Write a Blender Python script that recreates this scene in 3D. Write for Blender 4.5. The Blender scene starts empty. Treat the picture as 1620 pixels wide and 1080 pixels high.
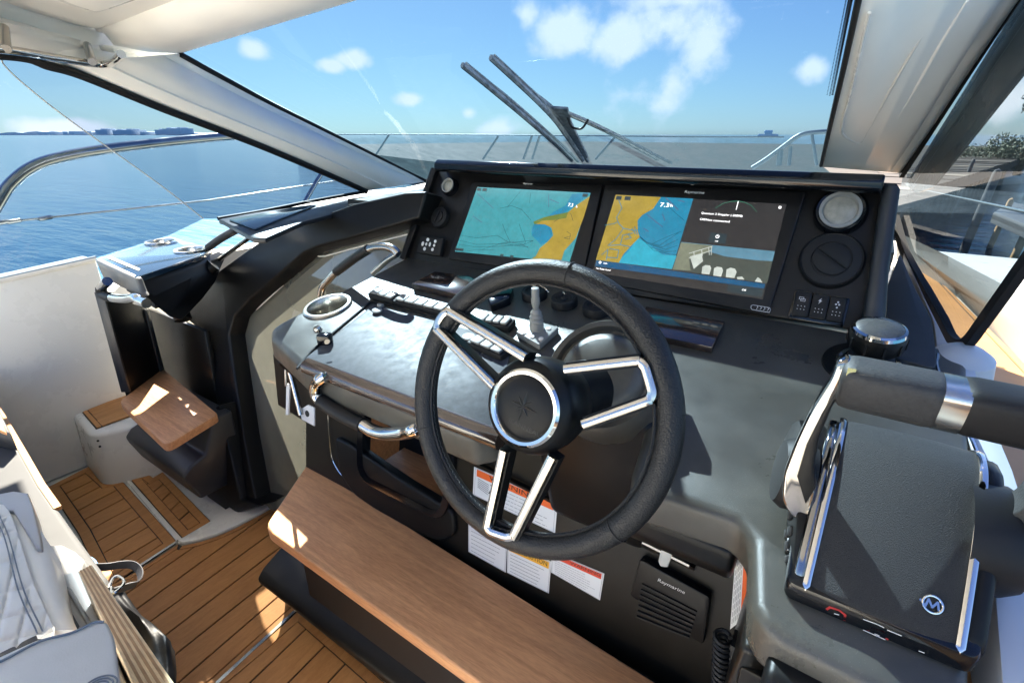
import bpy, bmesh, math, random
from mathutils import Vector as V, Matrix
random.seed(7)
S = bpy.context.scene
COL = S.collection
R = math.radians

# ---------------------------------------------------------------- camera
EYE = V((0, 0, 1.3))
F = 810.0; CX, CY = 810.0, 540.0
PITCH = math.atan2(327, 810); YAW = math.atan2(590, math.hypot(810, 327))
HD = V((-math.sin(YAW), math.cos(YAW), 0)); RT = V((math.cos(YAW), math.sin(YAW), 0))
FW = HD * math.cos(PITCH) + V((0, 0, -math.sin(PITCH)))
UP = HD * math.sin(PITCH) + V((0, 0, math.cos(PITCH)))
cd = bpy.data.cameras.new('camera'); cam = bpy.data.objects.new('camera', cd); COL.objects.link(cam)
cd.sensor_width = 36; cd.lens = 18.0; cd.clip_start = 0.02; cd.clip_end = 30000
cam.matrix_world = Matrix(((RT.x, UP.x, -FW.x, 0), (RT.y, UP.y, -FW.y, 0), (RT.z, UP.z, -FW.z, EYE.z), (0, 0, 0, 1)))
S.camera = cam

# ---------------------------------------------------------------- light
LIGHT = V((.34, -.26, -.33)).normalized()          # the way the sunlight travels
SUN = -LIGHT
sd = bpy.data.lights.new('sun', 'SUN'); sun = bpy.data.objects.new('sun', sd); COL.objects.link(sun)
sd.energy = 3.4; sd.angle = R(.53); sd.color = (1, .93, .80)
sun.rotation_euler = LIGHT.to_track_quat('-Z', 'Y').to_euler()
S.view_settings.view_transform = 'Standard'; S.view_settings.look = 'None'
S.view_settings.gamma = 1; S.view_settings.use_curve_mapping = False
S.view_settings.exposure = 3.42
S.cycles.max_bounces = 10; S.cycles.transparent_max_bounces = 24; S.cycles.caustics_reflective = False
S.cycles.sample_clamp_indirect = 4; S.cycles.use_denoising = True

def pray(x, y): return FW + RT * ((x - CX) / F) - UP * ((y - CY) / F)

W = bpy.data.worlds.new('World'); S.world = W; W.use_nodes = True
wn = W.node_tree.nodes; wl = W.node_tree.links
def N(nt, t, **kw):
    n = nt.nodes.new(t)
    for k, v in kw.items():
        if k in n.bl_rna.properties: setattr(n, k, v)
        else: n.inputs[k].default_value = v
    return n
bg = wn['Background']
SKYC = [(.085, .215), (.05, .222), (.12, .35)]
sky = N(W.node_tree, 'ShaderNodeTexSky', sky_type='NISHITA', sun_disc=False, sun_elevation=math.asin(SUN.z),
        sun_rotation=math.atan2(SUN.x, SUN.y), altitude=0, air_density=1.0, dust_density=.25, ozone_density=3.0)
bg.inputs['Strength'].default_value = .15
tc = N(W.node_tree, 'ShaderNodeTexCoord')
# the photograph holds the glare round the sun back: sky / (1 + k sky), the same over the whole dome
sx_ = N(W.node_tree, 'ShaderNodeSeparateColor'); wl.new(sky.outputs[0], sx_.inputs[0])
cx_ = N(W.node_tree, 'ShaderNodeCombineColor')
def soft(sock, k, g):
    a = N(W.node_tree, 'ShaderNodeMath', operation='MULTIPLY_ADD'); wl.new(sock, a.inputs[0]); a.inputs[1].default_value = k; a.inputs[2].default_value = 1
    d = N(W.node_tree, 'ShaderNodeMath', operation='DIVIDE'); wl.new(sock, d.inputs[0]); wl.new(a.outputs[0], d.inputs[1])
    e = N(W.node_tree, 'ShaderNodeMath', operation='MULTIPLY'); wl.new(d.outputs[0], e.inputs[0]); e.inputs[1].default_value = g; return e.outputs[0]
for i, (k, g) in enumerate(SKYC): wl.new(soft(sx_.outputs[i], k, g), cx_.inputs[i])
hs = N(W.node_tree, 'ShaderNodeHueSaturation', Saturation=1.0, Value=1.0)
wl.new(cx_.outputs[0], hs.inputs['Color'])
nz = N(W.node_tree, 'ShaderNodeTexNoise', Scale=13.0, Detail=6.0, Roughness=.52); wl.new(tc.outputs['Generated'], nz.inputs['Vector'])
def wmath(op, a, b=None, c=None):
    m = N(W.node_tree, 'ShaderNodeMath', operation=op)
    for i, q in enumerate((a, b, c)):
        if q is None: continue
        if isinstance(q, (int, float)): m.inputs[i].default_value = q
        else: wl.new(q, m.inputs[i])
    return m.outputs[0]
best = None
for (px, py, r, w) in [(890, 42, 74, 1.5), (985, 62, 62, 1.3), (1050, 40, 70, 1.5), (1120, 72, 52, 1.0), (1045, -20, 90, 1.6), (830, 22, 40, 1.2),
                    (402, 80, 26, 1.5), (556, 96, 38, 2.4), (530, 104, 26, 2.0), (652, 158, 30, 2.0), (742, 178, 15, 1.2), (795, 206, 42, 2.2), (1284, 108, 30, 1.5), (100, 205, 60, 3.5), (-160, 60, 70, 2), (1590, 150, 60, 1.2), (1800, 90, 70, 1.5)]:
    d = pray(px, py).normalized()
    sub = N(W.node_tree, 'ShaderNodeVectorMath', operation='SUBTRACT'); wl.new(tc.outputs['Generated'], sub.inputs[0]); sub.inputs[1].default_value = d
    sc = N(W.node_tree, 'ShaderNodeVectorMath', operation='MULTIPLY'); wl.new(sub.outputs[0], sc.inputs[0]); sc.inputs[1].default_value = (1, 1, w)
    ln = N(W.node_tree, 'ShaderNodeVectorMath', operation='LENGTH'); wl.new(sc.outputs[0], ln.inputs[0])
    q = wmath('SUBTRACT', 1.0, wmath('DIVIDE', ln.outputs['Value'], r / 810 * pray(px, py).length / pray(px, py).length ** 2 * 1.02))
    best = q if best is None else wmath('MAXIMUM', best, q)
# more clouds of the same kind all round the sky
nz2 = N(W.node_tree, 'ShaderNodeTexNoise', Scale=2.6, Detail=2.0); 
mp = N(W.node_tree, 'ShaderNodeMapping'); mp.inputs['Scale'].default_value = (1, 1, 2.2); wl.new(tc.outputs['Generated'], mp.inputs[0]); wl.new(mp.outputs[0], nz2.inputs['Vector'])
best = wmath('MAXIMUM', best, wmath('MULTIPLY', wmath('SUBTRACT', nz2.outputs[0], .66), 3.0))
nn = wmath('MULTIPLY', wmath('SUBTRACT', nz.outputs[0], .5), 2.5)
mr = N(W.node_tree, 'ShaderNodeMapRange', interpolation_type='SMOOTHSTEP'); wl.new(wmath('ADD', wmath('ADD', best, nn), .02), mr.inputs[0])
mr.inputs[1].default_value = .0; mr.inputs[2].default_value = .80
mx = N(W.node_tree, 'ShaderNodeMix', data_type='RGBA'); wl.new(wmath('MULTIPLY', mr.outputs[0], .97), mx.inputs[0])
wl.new(hs.outputs[0], mx.inputs[6]); mx.inputs[7].default_value = (2.0, 1.88, 1.86, 1)
wl.new(mx.outputs[2], bg.inputs['Color'])

# ---------------------------------------------------------------- planes: a traced point is put on the real plane it lies on
def PL(kind, v, k=0.0):
    n = {'z': V((0, -k, 1)), 'y': V((0, 1, -k)), 'x': V((1, 0, -k))}[kind]
    L = n.length; n = n / L; c = v / L
    if n.dot(EYE) < c: n = -n; c = -c            # normal towards the eye
    return (n, c)
def P(x, y, pl, off=0.0):
    n, c = pl; d = pray(x, y)
    return EYE + d * ((c + off - n.dot(EYE)) / n.dot(d))
def PP(pts, pl, off=0.0): return [P(x, y, pl, off) for x, y in pts]
def zc(ox, oy, s, pts): return [(ox + x / s, oy + y / s) for x, y in pts]
KD = math.tan(R(13)); VD = .975 - KD * 1.03
FLOOR = PL('z', 0); DASH = PL('z', VD, KD); PANEL = PL('y', 1.03 - .4877 * .975, .4877); BULK = PL('y', .75, .3)
FACE = PL('y', .70 - .176 * .4, .176); WIND = PL('y', 4.42, -2.42); SIDEP = PL('x', -1.6); SIDES = PL('x', .2)
def dz(y): return VD + KD * y
def face_y(z): return .70 + .176 * (z - .4)
def panel_y(z): return 1.03 + .4877 * (z - .975)

# ---------------------------------------------------------------- materials
MATS = {}
def mat(name, col, rough=.5, metal=0, spec=.5, noise=None, bump=None, coat=0, rvar=None, stretch=None, trans=0, mottling=None):
    """noise=(scale, amount, detail) value change; bump=(scale, strength); rvar=(scale, amount) uneven gloss"""
    m = bpy.data.materials.new(name); m.use_nodes = True; nt = m.node_tree; b = nt.nodes['Principled BSDF']
    b.inputs['Base Color'].default_value = (*col, 1); b.inputs['Roughness'].default_value = rough; b.inputs['Metallic'].default_value = metal
    b.inputs['Specular IOR Level'].default_value = spec; b.inputs['Coat Weight'].default_value = coat; b.inputs['Coat Roughness'].default_value = .05
    tcn = N(nt, 'ShaderNodeTexCoord'); vec = tcn.outputs['Object']
    if stretch:
        mpn = N(nt, 'ShaderNodeMapping'); mpn.inputs['Scale'].default_value = stretch; nt.links.new(vec, mpn.inputs[0]); vec = mpn.outputs[0]
    if noise:
        n = N(nt, 'ShaderNodeTexNoise', Scale=noise[0], Detail=noise[2] if len(noise) > 2 else 4.0, Roughness=.6); nt.links.new(vec, n.inputs['Vector'])
        r = N(nt, 'ShaderNodeMapRange'); r.inputs[1].default_value = .3; r.inputs[2].default_value = .7; r.inputs[3].default_value = 1 - noise[1]; r.inputs[4].default_value = 1 + noise[1]
        nt.links.new(n.outputs[0], r.inputs[0])
        mu = N(nt, 'ShaderNodeMix', data_type='RGBA', blend_type='MULTIPLY'); mu.inputs[0].default_value = 1; mu.inputs[6].default_value = (*col, 1)
        nt.links.new(r.outputs[0], mu.inputs[7]); nt.links.new(mu.outputs[2], b.inputs['Base Color'])
    if rvar:
        n = N(nt, 'ShaderNodeTexNoise', Scale=rvar[0], Detail=6.0, Roughness=.65); nt.links.new(vec, n.inputs['Vector'])
        r = N(nt, 'ShaderNodeMapRange'); r.inputs[1].default_value = .3; r.inputs[2].default_value = .7; r.inputs[3].default_value = max(.02, rough - rvar[1]); r.inputs[4].default_value = rough + rvar[1]
        nt.links.new(n.outputs[0], r.inputs[0]); nt.links.new(r.outputs[0], b.inputs['Roughness'])
    if bump:
        n = N(nt, 'ShaderNodeTexNoise', Scale=bump[0], Detail=3.0); nt.links.new(vec, n.inputs['Vector'])
        bp = N(nt, 'ShaderNodeBump', Strength=bump[1], Distance=.002); nt.links.new(n.outputs[0], bp.inputs['Height']); nt.links.new(bp.outputs[0], b.inputs['Normal'])
    MATS[name] = m; return m
def emis(name, col, s=1.0, rough=.15):
    m = mat(name, (.01, .01, .01), rough, spec=.3); b = m.node_tree.nodes['Principled BSDF']
    b.inputs['Emission Color'].default_value = (*col, 1); b.inputs['Emission Strength'].default_value = s; nt = m.node_tree
    t = N(nt, 'ShaderNodeTexCoord'); n = N(nt, 'ShaderNodeTexNoise', Scale=55.0, Detail=6.0, Roughness=.7); nt.links.new(t.outputs['Object'], n.inputs['Vector'])
    r = N(nt, 'ShaderNodeMapRange'); r.inputs[1].default_value = .3; r.inputs[2].default_value = .7; r.inputs[3].default_value = s * .82; r.inputs[4].default_value = s * 1.18
    nt.links.new(n.outputs[0], r.inputs[0]); nt.links.new(r.outputs[0], b.inputs['Emission Strength']); return m
def wood(name, c1, c2, scale, stretch, rough=.55, bumps=.25):
    m = bpy.data.materials.new(name); m.use_nodes = True; nt = m.node_tree; b = nt.nodes['Principled BSDF']
    t = N(nt, 'ShaderNodeTexCoord'); mpn = N(nt, 'ShaderNodeMapping'); mpn.inputs['Scale'].default_value = stretch
    oi = N(nt, 'ShaderNodeObjectInfo'); av = N(nt, 'ShaderNodeVectorMath', operation='SCALE'); av.inputs[0].default_value = (7, 3, 5); nt.links.new(oi.outputs['Random'], av.inputs['Scale'])
    ad = N(nt, 'ShaderNodeVectorMath', operation='ADD'); nt.links.new(t.outputs['Object'], ad.inputs[0]); nt.links.new(av.outputs[0], ad.inputs[1])
    nt.links.new(ad.outputs[0], mpn.inputs[0])
    n1 = N(nt, 'ShaderNodeTexNoise', Scale=scale, Detail=8.0, Roughness=.65, Distortion=.6); nt.links.new(mpn.outputs[0], n1.inputs['Vector'])
    n2 = N(nt, 'ShaderNodeTexNoise', Scale=scale * 9, Detail=3.0); nt.links.new(mpn.outputs[0], n2.inputs['Vector'])
    n3 = N(nt, 'ShaderNodeTexNoise', Scale=5.0, Detail=3.0); nt.links.new(t.outputs['Object'], n3.inputs['Vector'])
    a = N(nt, 'ShaderNodeMath', operation='MULTIPLY_ADD'); nt.links.new(n2.outputs[0], a.inputs[0]); a.inputs[1].default_value = .55; nt.links.new(n1.outputs[0], a.inputs[2])
    a2 = N(nt, 'ShaderNodeMath', operation='MULTIPLY_ADD'); nt.links.new(n3.outputs[0], a2.inputs[0]); a2.inputs[1].default_value = .35; nt.links.new(a.outputs[0], a2.inputs[2])
    a3 = N(nt, 'ShaderNodeMath', operation='MULTIPLY_ADD'); nt.links.new(oi.outputs['Random'], a3.inputs[0]); a3.inputs[1].default_value = .26; nt.links.new(a2.outputs[0], a3.inputs[2])
    cr = N(nt, 'ShaderNodeMapRange'); cr.inputs[1].default_value = .80; cr.inputs[2].default_value = 1.32; nt.links.new(a3.outputs[0], cr.inputs[0])
    mxn = N(nt, 'ShaderNodeMix', data_type='RGBA'); nt.links.new(cr.outputs[0], mxn.inputs[0]); mxn.inputs[6].default_value = (*c2, 1); mxn.inputs[7].default_value = (*c1, 1)
    nt.links.new(mxn.outputs[2], b.inputs['Base Color']); b.inputs['Roughness'].default_value = rough; b.inputs['Specular IOR Level'].default_value = .35
    bp = N(nt, 'ShaderNodeBump', Strength=bumps, Distance=.001); nt.links.new(a.outputs[0], bp.inputs['Height']); nt.links.new(bp.outputs[0], b.inputs['Normal'])
    MATS[name] = m; return m
def glass(name, tint, refl=.05, rough=.0, dirt=0.0, film_col=(.6, .65, .65), dirt_z=None, film_scale=30, facing=.6, refl_max=.6):
    """thin pane: tinted see-through, mirror by angle, an optional film: dried salt, or mottle in place of reflections"""
    m = bpy.data.materials.new(name); m.use_nodes = True; nt = m.node_tree
    for n in list(nt.nodes): nt.nodes.remove(n)
    o = N(nt, 'ShaderNodeOutputMaterial'); tr = N(nt, 'ShaderNodeBsdfTransparent'); tr.inputs[0].default_value = (*tint, 1)
    gl = N(nt, 'ShaderNodeBsdfGlossy', Roughness=rough); gl.inputs[0].default_value = (1, 1, 1, 1)
    lw = N(nt, 'ShaderNodeFresnel', IOR=1.5); mi = N(nt, 'ShaderNodeMixShader')
    cl = N(nt, 'ShaderNodeMath', operation='MULTIPLY'); nt.links.new(lw.outputs[0], cl.inputs[0]); cl.inputs[1].default_value = refl / .05
    mn = N(nt, 'ShaderNodeMath', operation='MINIMUM'); nt.links.new(cl.outputs[0], mn.inputs[0]); mn.inputs[1].default_value = refl_max
    nt.links.new(mn.outputs[0], mi.inputs[0]); nt.links.new(tr.outputs[0], mi.inputs[1]); nt.links.new(gl.outputs[0], mi.inputs[2])
    out = mi.outputs[0]
    if dirt:
        df = N(nt, 'ShaderNodeBsdfDiffuse'); df.inputs[0].default_value = (*film_col, 1)
        tl = N(nt, 'ShaderNodeBsdfTranslucent'); tl.inputs[0].default_value = (*film_col, 1)
        dm = N(nt, 'ShaderNodeMixShader', Fac=.5); nt.links.new(df.outputs[0], dm.inputs[1]); nt.links.new(tl.outputs[0], dm.inputs[2])
        geo = N(nt, 'ShaderNodeNewGeometry'); ns = N(nt, 'ShaderNodeTexNoise', Scale=film_scale, Detail=6.0, Roughness=.7); nt.links.new(geo.outputs['Position'], ns.inputs['Vector'])
        r = N(nt, 'ShaderNodeMapRange'); r.inputs[1].default_value = .3; r.inputs[2].default_value = .75; r.inputs[3].default_value = dirt * .55; r.inputs[4].default_value = dirt * 1.5; nt.links.new(ns.outputs[0], r.inputs[0])
        fac = r.outputs[0]
        if dirt_z:
            sp = N(nt, 'ShaderNodeSeparateXYZ'); nt.links.new(geo.outputs['Position'], sp.inputs[0])
            rz = N(nt, 'ShaderNodeMapRange', interpolation_type='SMOOTHSTEP'); rz.inputs[1].default_value = dirt_z[0]; rz.inputs[2].default_value = dirt_z[1]; rz.inputs[3].default_value = 1; rz.inputs[4].default_value = 0
            nt.links.new(sp.outputs[2], rz.inputs[0]); mm = N(nt, 'ShaderNodeMath', operation='MULTIPLY'); nt.links.new(fac, mm.inputs[0]); nt.links.new(rz.outputs[0], mm.inputs[1]); fac = mm.outputs[0]
        m2 = N(nt, 'ShaderNodeMixShader'); nt.links.new(fac, m2.inputs[0]); nt.links.new(out, m2.inputs[1]); nt.links.new(dm.outputs[0], m2.inputs[2]); out = m2.outputs[0]
    nt.links.new(out, o.inputs[0]); MATS[name] = m; return m

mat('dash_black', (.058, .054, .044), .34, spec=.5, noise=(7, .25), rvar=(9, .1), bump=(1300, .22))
def dusty(name, amt=.10, sc=420.0):
    m = MATS[name]; nt = m.node_tree; b = nt.nodes['Principled BSDF']; src = b.inputs['Base Color'].links[0].from_socket
    t = N(nt, 'ShaderNodeTexCoord'); v = N(nt, 'ShaderNodeTexVoronoi', Scale=sc); nt.links.new(t.outputs['Object'], v.inputs['Vector'])
    r = N(nt, 'ShaderNodeMapRange'); r.inputs[1].default_value = .16; r.inputs[2].default_value = .05; nt.links.new(v.outputs['Distance'], r.inputs[0])
    n = N(nt, 'ShaderNodeTexNoise', Scale=11.0, Detail=5.0); nt.links.new(t.outputs['Object'], n.inputs['Vector'])
    r2 = N(nt, 'ShaderNodeMapRange'); r2.inputs[1].default_value = .42; r2.inputs[2].default_value = .72; nt.links.new(n.outputs[0], r2.inputs[0])
    w = N(nt, 'ShaderNodeTexNoise', Scale=5.0, Detail=2.0); nt.links.new(t.outputs['Object'], w.inputs['Vector'])
    sub = N(nt, 'ShaderNodeMath', operation='SUBTRACT'); nt.links.new(w.outputs[0], sub.inputs[0]); sub.inputs[1].default_value = .5
    ab = N(nt, 'ShaderNodeMath', operation='ABSOLUTE'); nt.links.new(sub.outputs[0], ab.inputs[0])
    r3 = N(nt, 'ShaderNodeMapRange'); r3.inputs[1].default_value = .0025; r3.inputs[2].default_value = .0008; r3.inputs[4].default_value = .0; nt.links.new(ab.outputs[0], r3.inputs[0])
    mu = N(nt, 'ShaderNodeMath', operation='MULTIPLY'); nt.links.new(r.outputs[0], mu.inputs[0]); nt.links.new(r2.outputs[0], mu.inputs[1])
    mx_ = N(nt, 'ShaderNodeMath', operation='MAXIMUM'); nt.links.new(mu.outputs[0], mx_.inputs[0]); nt.links.new(r3.outputs[0], mx_.inputs[1])
    mm = N(nt, 'ShaderNodeMath', operation='MULTIPLY_ADD'); nt.links.new(r2.outputs[0], mm.inputs[0]); mm.inputs[1].default_value = .12; nt.links.new(mx_.outputs[0], mm.inputs[2])
    k = N(nt, 'ShaderNodeMix', data_type='RGBA'); nt.links.new(mm.outputs[0], k.inputs[0]); nt.links.new(src, k.inputs[6]); k.inputs[7].default_value = (amt * 1.5, amt * 1.5, amt * 1.35, 1)
    nt.links.new(k.outputs[2], b.inputs['Base Color'])
dusty('dash_black', .16)
mat('satin_black', (.006, .006, .006), .40, spec=.22, noise=(5, .2), rvar=(6, .08), bump=(700, .05))
mat('gloss_black', (.004, .0045, .006), .10, spec=.4)
mat('panel_black', (.009, .008, .0075), .42, spec=.25, rvar=(8, .06))
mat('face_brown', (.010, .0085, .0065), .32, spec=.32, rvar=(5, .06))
mat('matte_black', (.006, .006, .0065), .62, noise=(30, .2))
mat('rubber', (.009, .009, .0095), .55, spec=.3, bump=(500, .1))
mat('grip_grey', (.026, .026, .026), .6, bump=(420, .3), noise=(200, .25))
mat('throttle_black', (.021, .021, .021), .52, bump=(1150, .9), noise=(1400, .6, 2), spec=.4)
mat('chrome', (.62, .60, .57), .06, metal=1, noise=(3, .05))
mat('steel', (.52, .50, .46), .2, metal=1, rvar=(10, .08), noise=(20, .1))
mat('steel_brushed', (.5, .47, .42), .28, metal=1, stretch=(60, 60, 2), noise=(8, .25))
mat('silver_plastic', (.24, .24, .225), .45, rvar=(30, .08))
mat('leather', (.008, .008, .0085), .40, spec=.36, bump=(480, .55), rvar=(60, .08))
mat('thread', (.22, .21, .2), .8)
mat('gelcoat', (.80, .775, .715), .28, spec=.5, noise=(2.5, .05), rvar=(4, .08), coat=.25)
mat('gelcoat_grey', (.085, .085, .085), .7, spec=.08, noise=(4, .06), rvar=(5, .06))
mat('headliner', (.88, .85, .79), .38, noise=(3, .05), rvar=(3, .08))
mat('seat_shell', (.42, .41, .385), .4, noise=(6, .05), rvar=(8, .06)); mat('vinyl_white', (.76, .755, .72), .5, bump=(420, .12), noise=(6, .06))
mat('vinyl_grey', (.58, .585, .56), .48, bump=(420, .2), noise=(8, .08), rvar=(20, .06))
mat('stitch_grey', (.2, .23, .26), .8)
mat('caulk', (.012, .011, .010), .7)
mat('side_grey', (.48, .49, .51), .4, noise=(5, .06), rvar=(6, .06))
mat('moulding_dark', (.026, .028, .031), .4, rvar=(6, .08))
mat('white_paint', (.78, .78, .76), .4)
mat('orange_ink', (.85, .13, .015), .45); mat('amber_ink', (.85, .42, .03), .45); mat('red_ink', (.72, .06, .02), .45)
mat('ink', (.02, .02, .02), .6); mat('ink_soft', (.30, .30, .30), .6)
mat('silver_ink', (.62, .62, .62), .4); mat('red_mark', (.38, .015, .015), .5)
mat('gold', (.75, .52, .18), .25, metal=1)
mat('bag_black', (.004, .004, .005), .5, bump=(60, .5), spec=.15)
mat('gunmetal', (.30, .29, .28), .07, metal=1)
mat('strap', (.03, .03, .035), .55, bump=(300, .3)); mat('blue_cord', (.02, .28, .65), .45)
mat('land_far', (.85, .88, .9), 1); mat('building_far', (.9, .92, .94), 1)  # near-white colours stand in for haze over the far shore
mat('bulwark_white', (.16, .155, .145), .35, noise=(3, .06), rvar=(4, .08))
mat('dock_wood', (.05, .036, .026), .8, noise=(3, .35), bump=(40, .3), stretch=(1, 1, 4)); mat('dock_pale', (.2, .16, .12), .8, noise=(4, .3)); mat('piling', (.055, .055, .062), .65, noise=(3, .3), bump=(30, .4))
mat('seawall', (.040, .028, .018), .85, noise=(2, .5), bump=(12, .5)); mat('leaf', (.05, .075, .022), .6, noise=(2, .4)); mat('bark', (.08, .06, .04), .9)
mat('teak_side', (.46, .215, .075), .55, noise=(9, .12), bump=(400, .1))
mat('lamp_lens', (.28, .27, .23), .25, noise=(80, .2)); mat('clear_plastic', (.5, .5, .46), .15, spec=.6)
mat('cabin_cream', (.62, .58, .48), .6, noise=(3, .08)); mat('cabin_floor', (.12, .065, .03), .5)
mat('mirror_acrylic', (.012, .03, .055), .06, spec=.45)  # bluish base colour stands in for mirrored sky
mat('boat_grey', (.11, .115, .125), .45)
mat('bronze_acrylic', (.05, .03, .022), .12, spec=.9, coat=.6)
mat('smudged_acrylic', (.05, .054, .064), .55, spec=.28, noise=(55, .4, 6), rvar=(45, .08))
mat('ply_light', (.78, .58, .33), .6, noise=(40, .2), stretch=(1, 6, 6)); mat('ply_dark', (.42, .24, .11), .65, noise=(40, .25), stretch=(1, 6, 6))
wood('teak_deck', (.56, .27, .095), (.40, .175, .055), 10, (6, 1, 3), .55, .15)
wood('footrest_wood', (.78, .40, .185), (.44, .185, .075), 6.0, (1.0, 12, 12), .42, .35)
emis('screen_sea', (.055, .33, .38), 0.103); emis('screen_deep', (.02, .24, .40), 0.103); emis('screen_bright', (.03, .40, .55), 0.103); emis('screen_land', (.42, .30, .04), 0.103)
emis('screen_marsh', (.16, .22, .04), 0.103); emis('screen_dark', (.036, .033, .033), 0.097); emis('screen_bar', (.008, .075, .17), 0.124); emis('screen_text', (.8, .8, .8), 0.316)
emis('screen_line', (.01, .05, .07), 0.083); emis('screen_green', (.06, .25, .16), 0.097); emis('screen_ui', (.03, .05, .06), 0.097); emis('screen_purple', (.12, .16, .28), 0.097)
emis('camera_sky', (.11, .26, .36), 0.103); emis('camera_murk', (.075, .09, .075), 0.097); emis('camera_white', (.55, .60, .55), 0.110); emis('camera_deck', (.22, .24, .17), 0.097)
glass('wind_glass', (.23, .315, .40), .002, dirt=.5, film_col=(.034, .062, .080), dirt_z=(1.285, 1.315), film_scale=26, refl_max=.02)
glass('sun_dim_glass', (.285, .345, .415), .008, refl_max=.1)
glass('port_glass', (.207, .267, .34), .008, refl_max=.1)
glass('starboard_glass', (.25, .31, .35), .04, dirt=.012, film_scale=60, refl_max=.14)
glass('smoke_glass', (.50, .47, .37), .07, dirt=.42, film_col=(.33, .33, .27), film_scale=.8, refl_max=.16)
glass('visor_clear', (.3, .3, .3), .05)
# water
m = mat('sea_water', (.008, .068, .125), .12, spec=.38); nt = m.node_tree; b = nt.nodes['Principled BSDF']
geo = N(nt, 'ShaderNodeNewGeometry'); mpn = N(nt, 'ShaderNodeMapping'); mpn.inputs['Rotation'].default_value = (0, 0, R(30)); mpn.inputs['Scale'].default_value = (.35, 1.6, 1); nt.links.new(geo.outputs['Position'], mpn.inputs[0])
n1 = N(nt, 'ShaderNodeTexNoise', Scale=1.5, Detail=5.0, Roughness=.55); nt.links.new(mpn.outputs[0], n1.inputs['Vector'])
n2 = N(nt, 'ShaderNodeTexNoise', Scale=.12, Detail=3.0); nt.links.new(mpn.outputs[0], n2.inputs['Vector'])
a = N(nt, 'ShaderNodeMath', operation='MULTIPLY_ADD'); nt.links.new(n2.outputs[0], a.inputs[0]); a.inputs[1].default_value = 1.2; nt.links.new(n1.outputs[0], a.inputs[2])
bp = N(nt, 'ShaderNodeBump', Strength=.5, Distance=.16); nt.links.new(a.outputs[0], bp.inputs['Height']); nt.links.new(bp.outputs[0], b.inputs['Normal'])
# ---------------------------------------------------------------- builders
def wloc(o):
    l = V((0, 0, 0))
    while o is not None: l = l + o.location; o = o.parent
    return l
def thing(name, label, cat, loc, group=None):
    o = bpy.data.objects.new(name, None); COL.objects.link(o); o.location = loc; o.empty_display_size = .02
    o['label'] = label; o['category'] = cat
    if group: o['group'] = group
    return o
def mk(name, bm, m, parent=None, sm=35, tag=None, kind=None, group=None, label=None):
    """link ONE mesh object; with tag=(label, category) it is a thing of its own"""
    bmesh.ops.recalc_face_normals(bm, faces=bm.faces[:]) if len(bm.faces) else None
    if parent is None:
        c = V((0, 0, 0)); zmin = 1e9
        for v in bm.verts: c += v.co; zmin = min(zmin, v.co.z)
        c /= max(1, len(bm.verts)); base = V((c.x, c.y, zmin))
    else: base = wloc(parent)
    for v in bm.verts: v.co -= base
    me = bpy.data.meshes.new(name); bm.to_mesh(me); bm.free()
    if sm:
        me.polygons.foreach_set('use_smooth', [True] * len(me.polygons)); me.set_sharp_from_angle(angle=R(sm))
    for q in (m if isinstance(m, (list, tuple)) else [m]): me.materials.append(MATS[q])
    o = bpy.data.objects.new(name, me); COL.objects.link(o)
    if parent is None: o.location = base
    else: o.parent = parent
    if tag: o['label'], o['category'] = tag
    elif label: o['label'] = label
    if kind: o['kind'] = kind
    if group: o['group'] = group
    return o
def rnd(pts, r, seg=4):
    """round the corners of a polygon"""
    out = []; n = len(pts)
    for i in range(n):
        a, p, c = pts[i - 1], pts[i], pts[(i + 1) % n]
        ri = r[i] if isinstance(r, (list, tuple)) else r
        da, dc = (a - p), (c - p); k = min(ri, da.length * .48, dc.length * .48)
        if k < 1e-5: out.append(p); continue
        s, e = p + da.normalized() * k, p + dc.normalized() * k
        for j in range(seg + 1):
            t = j / seg; out.append(s * (1 - t) ** 2 + p * 2 * t * (1 - t) + e * t ** 2)
    return out
def prism(bm, pts, vec, mi=0):
    a = [bm.verts.new(p) for p in pts]; b = [bm.verts.new(p + vec) for p in pts]
    fs = [bm.faces.new(a), bm.faces.new(b[::-1])]
    n = len(a)
    for i in range(n): fs.append(bm.faces.new((a[i], b[i], b[(i + 1) % n], a[(i + 1) % n])))
    for f in fs: f.material_index = mi
    return fs
def bev(bm, w, seg=2, ang=40):
    bmesh.ops.recalc_face_normals(bm, faces=bm.faces[:])
    es = [e for e in bm.edges if len(e.link_faces) == 2 and e.calc_face_angle(0) > R(ang)]
    if es: bmesh.ops.bevel(bm, geom=es, offset=w, segments=seg, profile=.5, affect='EDGES', clamp_overlap=True)
def slab(name, pts, vec, m, parent=None, r=0, b=0, seg=2, **kw):
    bm = bmesh.new(); q = rnd(pts, r) if r else pts
    prism(bm, q, vec)
    if b: bev(bm, b, seg)
    return mk(name, bm, m, parent, **kw)
def pslab(name, px, pl, off, thick, m, parent=None, r=0, b=0, **kw):
    """slab traced on a plane: its front face lies 'off' before the plane, it is 'thick' deep"""
    return slab(name, PP(px, pl, off), pl[0] * -thick, m, parent, r, b, **kw)
def box(bm, c, s, rot=None, mi=0):
    m = Matrix.Translation(c) @ (rot.to_4x4() if rot else Matrix()) @ Matrix.Diagonal((s[0], s[1], s[2], 1))
    r = bmesh.ops.create_cube(bm, size=1, matrix=m)
    for v in r['verts']:
        for f in v.link_faces: f.material_index = mi
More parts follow.
